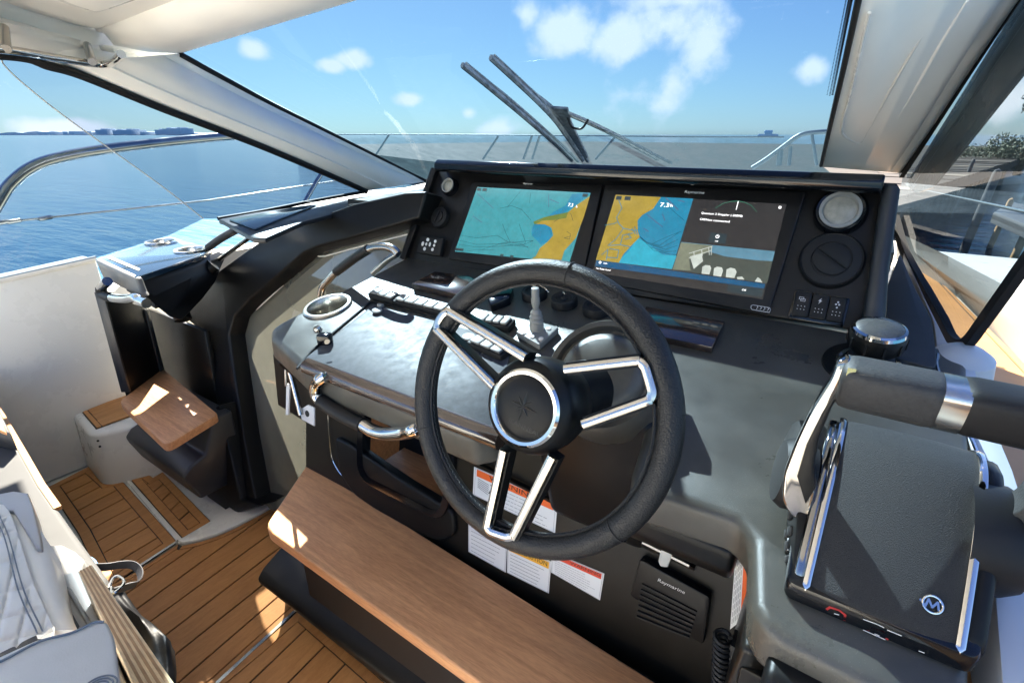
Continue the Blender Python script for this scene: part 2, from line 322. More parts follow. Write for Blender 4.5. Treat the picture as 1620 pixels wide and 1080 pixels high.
def cat(pts, n=6, closed=False):
    out = []; L = len(pts)
    rng = range(L if closed else L - 1)
    for i in rng:
        p0 = pts[(i - 1) % L] if closed or i > 0 else pts[0] * 2 - pts[1]
        p1, p2 = pts[i], pts[(i + 1) % L]
        p3 = pts[(i + 2) % L] if closed or i + 2 < L else p2 * 2 - p1
        for j in range(n):
            t = j / n
            out.append(.5 * ((2 * p1) + (p2 - p0) * t + (2 * p0 - 5 * p1 + 4 * p2 - p3) * t * t + (3 * p1 - p0 - 3 * p2 + p3) * t ** 3))
    if not closed: out.append(pts[-1])
    return out
def sweep(bm, path, prof, up=None, closed=False, caps=True, mi=0):
    """sweep a closed 2-D profile [(a,b)..] along a path; frames carried along without twist"""
    n = len(path); rings = []; t0 = None; A = None
    for i in range(n):
        if closed: t = path[(i + 1) % n] - path[i - 1]
        else: t = path[min(i + 1, n - 1)] - path[max(i - 1, 0)]
        t.normalize()
        if up is not None: B = (up - t * up.dot(t)).normalized(); A = t.cross(B)
        else:
            if A is None:
                h = V((0, 0, 1)) if abs(t.z) < .9 else V((1, 0, 0)); A = t.cross(h).normalized()
            else: A = (A - t * A.dot(t)).normalized()
            B = A.cross(t)
        pr = prof(i / max(1, n - 1)) if callable(prof) else prof
        rings.append([bm.verts.new(path[i] + A * a + B * b) for a, b in pr])
    m = len(rings[0])
    for i in range(n if closed else n - 1):
        r0, r1 = rings[i], rings[(i + 1) % n]
        for j in range(m):
            bm.faces.new((r0[j], r0[(j + 1) % m], r1[(j + 1) % m], r1[j])).material_index = mi
    if caps and not closed:
        bm.faces.new(rings[0][::-1]).material_index = mi; bm.faces.new(rings[-1]).material_index = mi
def circ(r, n=12, sx=1, sy=1): return [(r * sx * math.cos(2 * math.pi * i / n), r * sy * math.sin(2 * math.pi * i / n)) for i in range(n)]
def tube(name, pts, r, m, parent=None, n=12, smooth=6, closed=False, **kw):
    bm = bmesh.new(); sweep(bm, cat(pts, smooth, closed) if smooth else pts, circ(r, n), closed=closed); return mk(name, bm, m, parent, **kw)
def basis(axis, xhint=None):
    z = axis.normalized(); h = xhint if xhint is not None else (V((1, 0, 0)) if abs(z.x) < .9 else V((0, 1, 0)))
    x = (h - z * h.dot(z)).normalized(); return x, z.cross(x), z
def lathe_bm(bm, o, axis, prof, n=32, mi=0, a0=0, a1=2 * math.pi):
    """revolve [(r,h)..] about axis at o"""
    x, y, z = basis(axis); full = abs(a1 - a0 - 2 * math.pi) < 1e-6; rings = []
    for r, h in prof:
        if r < 1e-6: rings.append([bm.verts.new(o + z * h)]); continue
        rings.append([bm.verts.new(o + z * h + (x * math.cos(a0 + (a1 - a0) * i / n) + y * math.sin(a0 + (a1 - a0) * i / n)) * r) for i in range(n if full else n + 1)])
    for a, b in zip(rings, rings[1:]):
        k = max(len(a), len(b)); rg = k if full else k - 1
        for i in range(rg):
            j = (i + 1) % k
            if len(a) == 1: f = (a[0], b[j], b[i])
            elif len(b) == 1: f = (a[i], a[j], b[0])
            else: f = (a[i], a[j], b[j], b[i])
            bm.faces.new(f).material_index = mi
def lathe(name, o, axis, prof, m, parent=None, n=32, **kw):
    bm = bmesh.new(); lathe_bm(bm, o, axis, prof, n); return mk(name, bm, m, parent, **kw)
def grid(name, rows, m, parent=None, thick=None, **kw):
    """rows of points -> surface, given thickness along 'thick'"""
    bm = bmesh.new(); vs = [[bm.verts.new(p) for p in r] for r in rows]
    for a, b in zip(vs, vs[1:]):
        for i in range(len(a) - 1): bm.faces.new((a[i], a[i + 1], b[i + 1], b[i]))
    if thick is not None:
        g = bmesh.ops.extrude_face_region(bm, geom=bm.faces[:])
        for v in g['geom']:
            if isinstance(v, bmesh.types.BMVert): v.co += thick
    return mk(name, bm, m, parent, **kw)
def text(name, s, o, xd, yd, h, m, parent=None, width=None, depth=.0003, shear=0, align='LEFT', label=None):
    """flat lettering: cap height h, baseline starting at o"""
    cu = bpy.data.curves.new('lettering', 'FONT'); cu.body = s; cu.size = 1; cu.shear = shear; cu.resolution_u = 2; cu.align_x = align
    ob = bpy.data.objects.new('lettering', cu); COL.objects.link(ob)
    dg = bpy.context.evaluated_depsgraph_get(); me = bpy.data.meshes.new_from_object(ob.evaluated_get(dg))
    bpy.data.objects.remove(ob); bpy.data.curves.remove(cu)
    xd, yd = xd.normalized(), yd.normalized(); xs = [v.co.x for v in me.vertices]; sy = h / .69; sx = sy
    if width: sx = width / (max(xs) - min(xs))
    x0 = min(xs) if align == 'LEFT' else 0
    base = wloc(parent) if parent else V((0, 0, 0))
    for v in me.vertices: v.co = o + xd * ((v.co.x - x0) * sx) + yd * (v.co.y * sy) - base
    me.materials.append(MATS[m]); q = bpy.data.objects.new(name, me); COL.objects.link(q)
    if parent: q.parent = parent
    if label: q['label'] = label
    return q
def sheet(bm, pts, mi=0):
    bm.faces.new([bm.verts.new(p) for p in pts]).material_index = mi
def stroke(bm, pts, w, nrm, mi=0):
    """a flat line of width w through points"""
    for a, b in zip(pts, pts[1:]):
        s = nrm.cross((b - a).normalized()) * (w / 2); d = (b - a).normalized() * (w * .3)
        sheet(bm, [a - s - d, b - s + d, b + s + d, a + s - d], mi)
def pstrokes(name, lines, pl, off, w, m, parent):
    bm = bmesh.new()
    for l in lines: stroke(bm, PP(l, pl, off), w, pl[0])
    return mk(name, bm, m, parent, sm=0, kind='stuff')
def psheet(name, px, pl, off, m, parent, **kw):
    bm = bmesh.new(); sheet(bm, PP(px, pl, off)); return mk(name, bm, m, parent, sm=0, **kw)
def clip(poly, p, n):
    out = []
    for i in range(len(poly)):
        a, b = poly[i], poly[(i + 1) % len(poly)]; da, db = (a - p).dot(n), (b - p).dot(n)
        if da >= 0: out.append(a)
        if (da > 0 > db) or (da < 0 < db): out.append(a + (b - a) * (da / (da - db)))
    return out
def cut(o, cutters):
    # take the cutter meshes out of o (a hole for something sunk into it)
    for c in cutters:
        m = o.modifiers.new('cut', 'BOOLEAN'); m.operation = 'DIFFERENCE'; m.object = c; m.solver = 'EXACT'
    bpy.context.view_layer.update(); dg = bpy.context.evaluated_depsgraph_get(); me = bpy.data.meshes.new_from_object(o.evaluated_get(dg)); o.modifiers.clear(); o.data = me
    for c in cutters: bpy.data.objects.remove(c)
X = V((1, 0, 0)); Y = V((0, 1, 0)); Z = V((0, 0, 1))
PUP = V((0, .4877, 1)).normalized(); DUP = V((0, 1, KD)).normalized(); FUP = V((0, .176, 1)).normalized()

# ---------------------------------------------------------------- water, far shore
bm = bmesh.new(); bmesh.ops.create_grid(bm, x_segments=8, y_segments=8, size=9000, matrix=Matrix.Translation((0, 0, -.95))); mk('sea', bm, 'sea_water', kind='structure', sm=0)
def at_far(px, dist, z):
    d = pray(px, 213); h = V((d.x, d.y, 0)).normalized(); return V((h.x * dist, h.y * dist, z))
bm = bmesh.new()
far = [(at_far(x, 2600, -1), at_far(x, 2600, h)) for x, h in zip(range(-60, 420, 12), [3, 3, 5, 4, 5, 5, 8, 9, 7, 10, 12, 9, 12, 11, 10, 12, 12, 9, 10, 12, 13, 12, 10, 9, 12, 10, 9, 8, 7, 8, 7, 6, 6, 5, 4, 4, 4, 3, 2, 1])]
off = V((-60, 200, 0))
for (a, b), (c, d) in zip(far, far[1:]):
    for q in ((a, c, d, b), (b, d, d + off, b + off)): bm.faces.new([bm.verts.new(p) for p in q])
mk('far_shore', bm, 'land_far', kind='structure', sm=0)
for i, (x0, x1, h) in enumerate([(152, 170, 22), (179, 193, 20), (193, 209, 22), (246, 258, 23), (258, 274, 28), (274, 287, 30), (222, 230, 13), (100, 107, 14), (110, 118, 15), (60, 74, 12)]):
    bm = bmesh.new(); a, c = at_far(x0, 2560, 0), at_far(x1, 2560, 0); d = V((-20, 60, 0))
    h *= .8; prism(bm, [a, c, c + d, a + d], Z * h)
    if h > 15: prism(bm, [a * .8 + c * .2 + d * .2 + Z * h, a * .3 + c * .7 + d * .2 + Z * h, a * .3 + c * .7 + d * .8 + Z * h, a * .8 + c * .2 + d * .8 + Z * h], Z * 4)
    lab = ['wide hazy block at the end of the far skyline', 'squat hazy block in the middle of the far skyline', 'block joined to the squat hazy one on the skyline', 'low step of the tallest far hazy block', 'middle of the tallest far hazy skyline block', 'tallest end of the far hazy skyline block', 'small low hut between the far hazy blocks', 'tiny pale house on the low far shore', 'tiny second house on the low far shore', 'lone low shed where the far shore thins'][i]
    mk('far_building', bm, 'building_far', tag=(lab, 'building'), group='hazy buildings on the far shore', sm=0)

# ---------------------------------------------------------------- deck
def deck_panel(outer, lines, inset, z0=0.0, ext=.6, gap=.006, kindname='teak_panel', inner=None, parent=None, wm='teak_deck'):
    """outer: polygon (world) of the panel; lines: caulk lines as point pairs in order; border strips round it"""
    root = parent; cen = sum(outer, V((0, 0, 0))) / len(outer)
    bm = bmesh.new(); prism(bm, outer, Z * .0035)
    mk('caulking', bm, 'caulk', root, sm=0)
    inn = inner or outer
    if inset:
        n = len(outer); inn = []
        for i in range(n):
            a, p, c = outer[i - 1], outer[i], outer[(i + 1) % n]
            d1, d2 = (p - a).normalized(), (c - p).normalized(); ccw = sum((outer[k - 1].x * outer[k].y - outer[k].x * outer[k - 1].y) for k in range(n)) > 0
            n1, n2 = Z.cross(d1), Z.cross(d2)
            if not ccw: n1, n2 = -n1, -n2
            b = (n1 + n2).normalized(); inn.append(p + b * (inset / max(.35, b.dot(n1))))
        for i in range(n):
            a, c, a2, c2 = outer[i], outer[(i + 1) % n], inn[i], inn[(i + 1) % n]
            d = (c - a).normalized() * .001
            if (c - a).length < .03: continue
            bm = bmesh.new(); m_ = .004
            q = [a + (a2 - a).normalized() * .003, c + (c2 - c).normalized() * .003, c2 + (c - c2).normalized() * m_, a2 + (a - a2).normalized() * m_]
            prism(bm, q, Z * .007); mk('border_plank', bm, wm, root, sm=0)
    L = [(a, (b - a).normalized()) for a, b in lines]
    for i in range(len(L) + 1):
        poly = list(inn)
        if i > 0:
            p, d = L[i - 1]; n = Z.cross(d)
            if n.dot(L[min(i, len(L) - 1)][0] - p) < 0 or (i == len(L) and n.dot(L[i - 2][0] - p) > 0): n = -n
            poly = clip(poly, p + n * gap / 2, n)
        if i < len(L) and len(poly) > 2:
            p, d = L[i]; n = Z.cross(d)
            if i > 0:
                if n.dot(L[i - 1][0] - p) < 0: n = -n
            elif n.dot(L[1][0] - p) > 0: n = -n
            poly = clip(poly, p + n * gap / 2, n)
        q = []
        for v in poly:
            if not q or (v - q[-1]).length > .002: q.append(v)
        if len(q) > 2 and (q[0] - q[-1]).length < .002: q.pop()
        if len(q) < 3: continue
        bm = bmesh.new(); prism(bm, q, Z * .0075); mk('plank', bm, wm, root, sm=0)
z1 = lambda p: zc(60, 720, 6, p); z2 = lambda p: zc(220, 780, 6, p); z3 = lambda p: zc(240, 900, 6, p); z6 = lambda p: zc(420, 800, 3.857, p)
def fl(px, z=0): return PP(px, PL('z', z))
bm = bmesh.new(); prism(bm, [V((-2.75, -2.6, -.004)), V((.9, -2.6, -.004)), V((.9, .86, -.004)), V((-2.75, .86, -.004))], V((0, 0, -.06)))
deck = mk('deck', bm, 'gelcoat', kind='structure', sm=0)
root = deck
dA = fl(z1([(505, 108), (600, 190), (690, 268), (800, 245), (1325, 830), (940, 1085), (640, 1290), (390, 760), (280, 590), (95, 315)]))
lA = [fl(z1(q)) for q in [[(120, 350), (500, 165)], [(170, 425), (565, 235)], [(215, 510), (640, 288)], [(270, 600), (795, 320)], [(395, 650), (860, 402)], [(455, 745), (935, 487)], [(530, 855), (1010, 572)], [(600, 960), (1090, 668)], [(740, 1040), (1185, 768)]]]
deck_panel(dA, lA, .035, parent=root)
dB = fl(z2([(375, 492), (420, 505), (560, 478), (740, 420), (930, 335), (1100, 245), (1190, 195), (1270, 150)])) + [V((-1.2, .93, 0)), V((-1.15, .85, 0)), P(480, 956, FLOOR), P(345, 1080, FLOOR), V((-1.13, -.4, 0)), V((-1.72, -.4, 0)), P(220, 903, FLOOR)]
lB = [fl(q) for q in [z2([(0, 890), (560, 500)]), z2([(50, 1065), (1200, 225)]), z2([(320, 1080), (1215, 420)]), z3([(70, 455), (690, 0)]), z3([(165, 620), (970, 0)]), z3([(145, 895), (1180, 65)]), z3([(280, 1075), (1290, 200)])]]
deck_panel(dB, lB[:2] + lB[3:], .022, parent=root)
dC = fl(z6([(215, 640), (760, 1110)])) + [V((-.6, .55, 0)), V((-.6, -.4, 0)), V((-1.12, -.4, 0))] + fl(z6([(-20, 845)]))
lC = [fl(z6(q)) for q in [[(0, 1000), (275, 735)], [(150, 1080), (385, 840)], [(390, 1080), (500, 960)]]]
lC += [[a + V((.085 * k, .03 * k, 0)) for a in lC[2]] for k in (1, 2, 3)]
deck_panel(dC, lC, .03, parent=root)
dD = fl([(204, 756), (290, 854), (335, 827), (258, 748), (243, 757), (236, 752)])
lD = [fl(z1(q)) for q in [[(1030, 290), (1110, 215)], [(1090, 370), (1200, 280)], [(1165, 460), (1275, 355)], [(1245, 550), (1370, 435)], [(1325, 645), (1440, 540)]]] + [fl(z2([(370, 285), (490, 180)]))]
deck_panel(dD, lD, .03, parent=root)
dE = fl([(205, 752), (214, 742), (240, 729), (241, 735), (228, 744), (222, 757), (214, 760)])
bm = bmesh.new(); prism(bm, dE, Z * .006); mk('plank', bm, 'teak_deck', root, sm=0)
# hatch trim: polished strips in the seams
for a, c in (((345, 1082), (480, 957)), ((480, 957), (625, 1085)), ((215, 902), (282, 858))):
    bm = bmesh.new(); stroke(bm, [P(*a, FLOOR) + Z * .009, P(*c, FLOOR) + Z * .009], .010, Z); 
    g = bmesh.ops.extrude_face_region(bm, geom=bm.faces[:]); [setattr(v, 'co', v.co - Z * .01) for v in g['geom'] if isinstance(v, bmesh.types.BMVert)]
    mk('seam_trim', bm, 'steel', root)
# the raised white threshold under the cabin door
th = fl(z2([(372, 470), (420, 497), (560, 470), (740, 415), (930, 332), (1100, 240), (1190, 190), (1260, 140), (1300, 60), (1060, 40), (1040, 60), (760, 220), (715, 235), (690, 290), (425, 447)]))
slab('threshold', th, Z * .016, 'gelcoat', root, b=.005)
for a, b, c, d in [((196, 757), (203, 757), (292, 857), (283, 861))]:
    slab('seam', fl([a, b, c, d]), Z * .006, 'gelcoat', root, b=.002)

# ---------------------------------------------------------------- port cockpit wall and boarding step
WALL = PL('x', -2.5, -.05)
wallp = PP([(-260, 470), (0, 443), (152, 409), (170, 470)], WALL) + [V((-2.56, .95, .8)), V((-2.5, .95, 0)), V((-2.5, -.5, 0))]
wall = slab('cockpit_wall', wallp, V((-.12, 0, 0)), 'gelcoat', None, b=.012, kind='structure')
tube('wall_cap', [P(-260, 470, WALL), P(0, 443, WALL), P(152, 409, WALL)], .012, 'gelcoat', wall, smooth=0)
STEPZ = .235
stp = PP([(128, 652), (190, 627)], PL('z', STEPZ)) + PP([(222, 655), (150, 682)], PL('z', STEPZ))
st = thing('boarding_step', 'white moulded step with small teak tread at the foot of the pale cockpit wall', 'step', V((stp[0].x, stp[0].y, 0)))
foot = [P(128, 652, PL('z', STEPZ)), P(290, 590, PL('z', STEPZ)), P(300, 640, PL('z', STEPZ)), P(150, 683, PL('z', STEPZ)), ]
foot2 = [V((-2.62, foot[0].y - .02, STEPZ)), V((-2.62, .96, STEPZ)), V((-2.2, .96, STEPZ)), V((-2.16, .72, STEPZ)), V((foot[3].x + .02, foot[3].y - .02, STEPZ))]
bm = bmesh.new(); top = rnd(foot2, [.0, 0, 0, .05, .05]); cc = sum(top, V((0, 0, 0))) / len(top)
a = [bm.verts.new(p) for p in top]; b_ = [bm.verts.new(V((cc.x + (p.x - cc.x) * 1.08, cc.y + (p.y - cc.y) * 1.08, 0))) for p in top]
bm.faces.new(a)
for i in range(len(a)): bm.faces.new((a[i], b_[i], b_[(i + 1) % len(a)], a[(i + 1) % len(a)]))
bev(bm, .018, 3, 55); mk('step_body', bm, 'gelcoat', st)
tr = PP([(130, 653), (200, 625), (236, 648), (152, 679)], PL('z', STEPZ + .001))
slab('tread_mat', tr, Z * .003, 'caulk', st)
u, w_ = (tr[1] - tr[0]), (tr[3] - tr[0])
for i in range(3):
    q = [tr[0] + u * .12 + w_ * (i / 3 + .03), tr[0] + u * 1.0 + w_ * (i / 3 + .03), tr[3] + (tr[2] - tr[3]) * 1.0 + w_ * ((i + 1) / 3 - 1), tr[3] + (tr[2] - tr[3]) * .12 + w_ * ((i + 1) / 3 - 1 - .0)]
    slab('plank', [p + Z * .001 for p in q], Z * .006, 'teak_deck', st)
slab('border_plank', [tr[0] + u * .02 + w_ * .03 + Z * .001, tr[0] + u * .1 + w_ * .03 + Z * .001, tr[3] + (tr[2] - tr[3]) * .1 + Z * .001, tr[3] + (tr[2] - tr[3]) * .02 + Z * .001], Z * .006, 'teak_deck', st)
for q in ((155, 697), (158, 706)):
    p = P(*q, PL('x', stp[3].x + .055)); lathe('drain_hole', p, V((1, -.3, .2)), [(0, .002), (.004, .002), (.0045, 0)], 'caulk', st, n=12)
# ---------------------------------------------------------------- hull and foredeck (below and ahead of the windscreen)
nxy = V((1, .24, 0)).normalized(); SIDES = (-nxy, -.44 / V((1, .24, 0)).length)
bm = bmesh.new()
prism(bm, [V((-1.6, 1.80, .98)), V((-.03, 1.80, .98)), V((-.1, 3.6, .98)), V((-.35, 4.9, .98)), V((-.8, 5.4, .98)), V((-1.25, 4.9, .98)), V((-1.8, 3.6, .98))], V((0, 0, -.06)))
mk('foredeck', bm, 'gelcoat', kind='structure', sm=0)
bm = bmesh.new()
hull = [[V((.78, -2.6, z)), V((.80, .5, z)), V((.74, 2, z)), V((.45, 3.8, z)), V((-.1, 5.2, z)), V((-.8, 5.8, z)), V((-1.5, 5.2, z)), V((-2.1, 3.8, z)), V((-2.55, 2, z)), V((-2.64, .5, z)), V((-2.64, -2.6, z))] for z in (.62, -1.2)]
vs = [[bm.verts.new(V((-.9 + (p.x + .9) * (1 if k == 0 else .8), p.y * (1 if k == 0 else .94), p.z))) for p in r] for k, r in enumerate(hull)]
for i in range(10): bm.faces.new((vs[0][i], vs[0][i + 1], vs[1][i + 1], vs[1][i]))
mk('hull', bm, 'gelcoat', kind='structure')
# ---------------------------------------------------------------- hardtop
Zr = PL('z', 1.505)
roof = slab('hardtop', [V((-1.72, .68, 1.6)), V((-.8, .72, 1.6)), V((.12, .95, 1.6)), V((.25, -.45, 1.62)), V((-1.78, -.45, 1.62))], Z * .05, 'gelcoat', kind='structure')
slab('added_sunshade', [V((-1.70, .93, 1.60)), V((-2.3, 1.0, 1.60)), V((-2.75, 1.06, 1.60)), V((-2.75, -.45, 1.63)), V((-1.79, -.45, 1.63))], Z * .035, 'gelcoat', roof, b=.01)  # overhang added out of view to keep the sun off the seat
outer = [P(x, y, SIDEP) for x, y in [(-700, 40), (-300, 68), (0, 86), (60, 91), (130, 117), (200, 146)]]
mid = PP([(-700, 0), (-300, 24), (0, 50), (80, 66), (160, 80), (230, 96)], PL('z', 1.49))
inner = PP([(-700, -80), (-300, -25), (0, 34), (70, 52), (155, 70), (285, 86)], Zr)
inner2 = PP([(-700, -110), (-300, -45), (0, 24), (70, 42), (150, 60), (285, 86)], PL('z', 1.53))
grid('roof_edge', [outer, mid, inner, inner2], 'headliner', roof, thick=Z * .04, sm=60)
fr0 = PP([(285, 85), (420, 44), (570, -1), (760, -60), (1000, -120), (1366, -60)], WIND)
fr1 = PP([(180, 72), (300, 42), (470, -8), (640, -80), (900, -190), (1420, -160)], Zr)
fr2 = [p + V((.02, -.03, .035)) for p in fr1]
grid('roof_brim', [fr0, [(a + b) / 2 + V((0, 0, -.006)) for a, b in zip(fr0, fr1)], fr1, fr2], 'headliner', roof, thick=Z * .05, sm=60)
pan = [V((-1.62, .62, 1.535)), V((-1.0, .62, 1.545)), V((.1, .62, 1.54)), V((.2, -.4, 1.57)), V((-1.7, -.4, 1.57))]
slab('ceiling_panel', pan, Z * .03, 'headliner', roof)
hatch = thing('ceiling_hatch', 'smooth white moulded hatch set into the pale ceiling', 'hatch', P(150, 5, PL('z', 1.53)))
hq = PP([(60, -12), (100, 6), (152, 22), (170, 18), (260, -14), (180, -60)], PL('z', 1.532))
slab('hatch_lid', hq, Z * .012, 'gelcoat', hatch, r=.02, b=.004)
slab('hatch_panel', [sum(hq, V((0, 0, 0))) / 6 + (p - sum(hq, V((0, 0, 0))) / 6) * .8 - Z * .003 for p in hq], Z * .01, 'headliner', hatch, r=.02, b=.004)
# overhead grab rail
RAILP = PL('z', 1.452)
gr = thing('grab_rail', 'polished steel grab rail under the pale ceiling edge above the side window', 'handrail', P(100, 85, RAILP))
tube('rail', PP([(-500, 44), (-200, 62), (0, 78), (90, 92), (150, 101), (172, 101), (186, 93), (192, 86)], RAILP), .008, 'chrome', gr)
for x, y, x2, y2 in ((10, 78, 6, 44), (146, 98, 138, 72)):
    tube('post', [P(x, y, RAILP), P(x2, y2, PL('z', 1.495))], .0085, 'steel', gr, smooth=0)
# unseen bench and transom added behind the eye, bouncing sunlight forward
ab = thing('bounce_bench', 'white bench and transom added behind the eye to bounce sunlight', 'bench', V((-.9, -2.2, 0)))
bm = bmesh.new(); box(bm, V((-.9, -2.0, .22)), (3.1, .6, .44)); bev(bm, .03, 3); mk('bounce_seat_base', bm, 'gelcoat', ab)
bm = bmesh.new(); box(bm, V((-.9, -2.02, .49)), (3.0, .58, .10)); bev(bm, .04, 3); mk('cushion', bm, 'vinyl_white', ab)
bm = bmesh.new(); box(bm, V((-.9, -2.38, .5)), (3.3, .16, 1.0)); bev(bm, .04, 3); mk('bounce_transom', bm, 'gelcoat', ab)
# ---------------------------------------------------------------- windscreen with its two pillars
def pillar(name, A, Bp, plA, plB, prof, m, parent):
    rows = []
    for (ax, ay), (bx, by) in zip(A, Bp):
        a, b = P(ax, ay, plA), P(bx, by, plB); c = (a + b) / 2; to = (EYE - c).normalized(); d = (b - a).normalized(); n = (to - d * to.dot(d)).normalized()
        rows.append([a + (b - a) * s + n * h for s, h in prof])
    rows = [cat(list(r), 1) for r in rows]
    cols = list(zip(*rows)); cols = [cat(list(c), 5) for c in cols]; rows = list(zip(*cols))
    c = sum((p for p in rows[len(rows) // 2]), V((0, 0, 0))) / len(rows[0])
    return grid(name, rows, m, parent, thick=(c - EYE).normalized() * .05, sm=50)
ws = thing('windscreen', 'raked clear windscreen with pale pillars and dried salt along its foot', 'windscreen', V((-.75, 1.75, 1.0)))
pillar('pillar', [(285, 85), (345, 118), (430, 164), (520, 209), (600, 249), (676, 287)], [(95, 100), (160, 130), (270, 175), (400, 225), (500, 266), (578, 302)], WIND, SIDEP,
       [(0, 0), (.03, .012), (.12, .018), (.2, .016), (.25, .026), (.45, .040), (.62, .040), (.74, .030), (.78, .034), (.92, .02), (1, 0)], 'headliner', ws)
pillar('pillar', [(1299, 264), (1313, 200), (1334, 110), (1357, 0), (1368, -60)], [(1424, 274), (1463, 215), (1535, 103), (1604, 0), (1640, -58)], WIND, SIDES,
       [(0, 0), (.02, .008), (.2, .012), (.36, .012), (.40, .020), (.43, .020), (.60, .022), (.66, .030), (.72, .030), (.76, .022), (.80, .028), (.93, .018), (1, 0)], 'headliner', ws)
wg = [P(285, 85, WIND, -.004), P(678, 289, WIND, -.004), V((-1.2, 4.42 - 2.42 * 1.08, 1.08)), V((.05, 4.42 - 2.42 * 1.08, 1.08)), P(1300, 262, WIND, -.004), P(1312, 204, WIND, -.004), P(1358, 0, WIND, -.004), P(1368, -60, WIND, -.004), P(1000, -120, WIND, -.004), P(570, -4, WIND, -.004)]
bm = bmesh.new(); sheet(bm, wg); mk('glass', bm, 'wind_glass', ws, sm=0)
tube('seal', PP([(285, 86), (345, 119), (430, 165), (520, 210), (600, 250), (660, 280), (676, 286), (700, 286)], WIND, .006), .0075, 'rubber', ws, n=8)
tube('seal', PP([(1299, 262), (1313, 200), (1334, 110), (1358, 0), (1370, -60)], WIND, .003), .0042, 'rubber', ws, n=8)
def pil(x, y, h):
    def edge(L):
        for (x0, y0), (x1, y1) in zip(L, L[1:]):
            if y1 <= y <= y0: t = (y - y0) / (y1 - y0); return (x0 + (x1 - x0) * t, y)
    a_ = edge([(1299, 264), (1313, 200), (1334, 110), (1357, 0), (1368, -60)]); b_ = edge([(1424, 274), (1463, 215), (1535, 103), (1604, 0), (1640, -58)])
    a, b = P(*a_, WIND), P(*b_, SIDES); s_ = (x - a_[0]) / (b_[0] - a_[0]); d = (b - a).normalized(); to = (EYE - (a + b) / 2).normalized(); n = (to - d * to.dot(d)).normalized()
    return a + (b - a) * s_ + n * h
bm = bmesh.new(); sweep(bm, cat([pil(*q, .0135) for q in ((1358, 20), (1345, 80), (1332, 148), (1321, 196), (1324, 215), (1348, 226), (1360, 205), (1372, 180), (1400, 120), (1440, 40), (1462, -10))], 5), circ(.0022, 8)); mk('panel_bead', bm, 'gelcoat', ws)
bm = bmesh.new(); sweep(bm, cat([pil(*q, .019) for q in ((1362, 258), (1385, 210), (1420, 145), (1455, 70), (1490, 0))], 5), circ(.004, 8)); mk('panel_bead', bm, 'headliner', ws)
# dotted frit along the edge of the windscreen
bm = bmesh.new()
for k in range(3):
    for i in range(95):
        t = i / 94; y = 150 - 200 * t + (k % 2) * 1.0; x = 1322 + (1362 - 1322) * t - 5 - 4.2 * k; r = .0021 - .0005 * k; c = P(x, y, WIND, -.001); u = V((1, 0, 0)); w_ = V((0, -.924, .382))
        sheet(bm, [c + u * r * math.cos(a) + w_ * r * math.sin(a) for a in [j * math.pi / 3 for j in range(6)]])
mk('frit_dots', bm, 'matte_black', ws, sm=0, kind='stuff')
# ---------------------------------------------------------------- wipers outside the glass
mat('wiper_grey', (.60, .58, .54), .5, noise=(60, .5), rvar=(20, .1))
def wiper(name, label, blade, arms, plate=None, hose=None):
    t = thing(name, label, 'wiper', P(*blade[-1], WIND, -.02), 'windscreen wipers parked on the glass')
    bm = bmesh.new(); p = PP(blade, WIND, -.016); sweep(bm, cat(p, 6), [(-.002, -.005), (.002, -.005), (.005, .0), (.003, .007), (-.003, .007), (-.005, .0)]); mk('blade', bm, 'wiper_grey', t)
    bm = bmesh.new(); sweep(bm, cat(PP([(x + 6, y - 4) for x, y in blade[:-1]], WIND, -.028), 6), circ(.0032, 6)); mk('blade_spine', bm, 'wiper_grey', t)
    for a in arms:
        bm = bmesh.new(); sweep(bm, cat(PP(a, WIND, -.035), 5), [(-.0045, -.003), (.0045, -.003), (.004, .003), (-.004, .003)]); mk('arm', bm, 'wiper_grey', t)
    if plate: pslab('pivot_plate', plate, WIND, -.03, .008, 'wiper_grey', t, b=.002)
    if hose: tube('washer_hose', PP(hose, WIND, -.03), .003, 'rubber', t, n=8)
    return t
wiper('wiper', 'lower windscreen wiper with the longer straight grey blade', [(731, 104), (775, 140), (830, 186), (880, 230), (905, 254)], [[(748, 112), (800, 152), (850, 195), (895, 236), (915, 256)]])
wiper('wiper', 'upper windscreen wiper with pivot plate and looped washer hose', [(776, 92), (815, 128), (855, 166), (885, 200), (922, 254)], [[(790, 100), (835, 140), (878, 175), (905, 216), (930, 256)], [(884, 172), (940, 196), (1000, 226), (1062, 258)], [(900, 182), (960, 209), (1040, 252)]],
      plate=[(870, 172), (898, 174), (904, 196), (930, 250), (918, 252), (880, 200)], hose=[(898, 186), (904, 200), (914, 204), (922, 202), (930, 190)])
# ---------------------------------------------------------------- port side window
pw = thing('side_window', 'tinted side window looking on to open sea, black seal along its sloping top', 'window', P(450, 320, SIDEP))
gp = PP([(2, 93), (60, 97), (130, 122), (260, 175), (400, 228), (500, 270), (578, 304), (470, 322), (345, 346), (322, 346), (250, 290), (110, 190), (40, 135), (8, 105)], SIDEP, -.004)
bm = bmesh.new(); sheet(bm, gp); mk('glass', bm, 'port_glass', pw, sm=0)
bm = bmesh.new(); sheet(bm, PP([(-420, 62), (-300, 66), (0, 92), (8, 105), (40, 135), (110, 190), (250, 290), (322, 346), (268, 372), (190, 396), (150, 408), (0, 441), (-420, 540)], SIDEP, -.010)); mk('glass', bm, 'sun_dim_glass', pw, sm=0)  # extra tinted pane, added to dim the sun on the seat
edge = [gp[i] for i in (9, 10, 11, 12, 13)]
bm = bmesh.new(); sweep(bm, cat([gp[9], gp[10], gp[11], gp[12], gp[13], gp[0]], 5), circ(.0016, 6)); mk('glass_edge', bm, 'clear_plastic', pw)
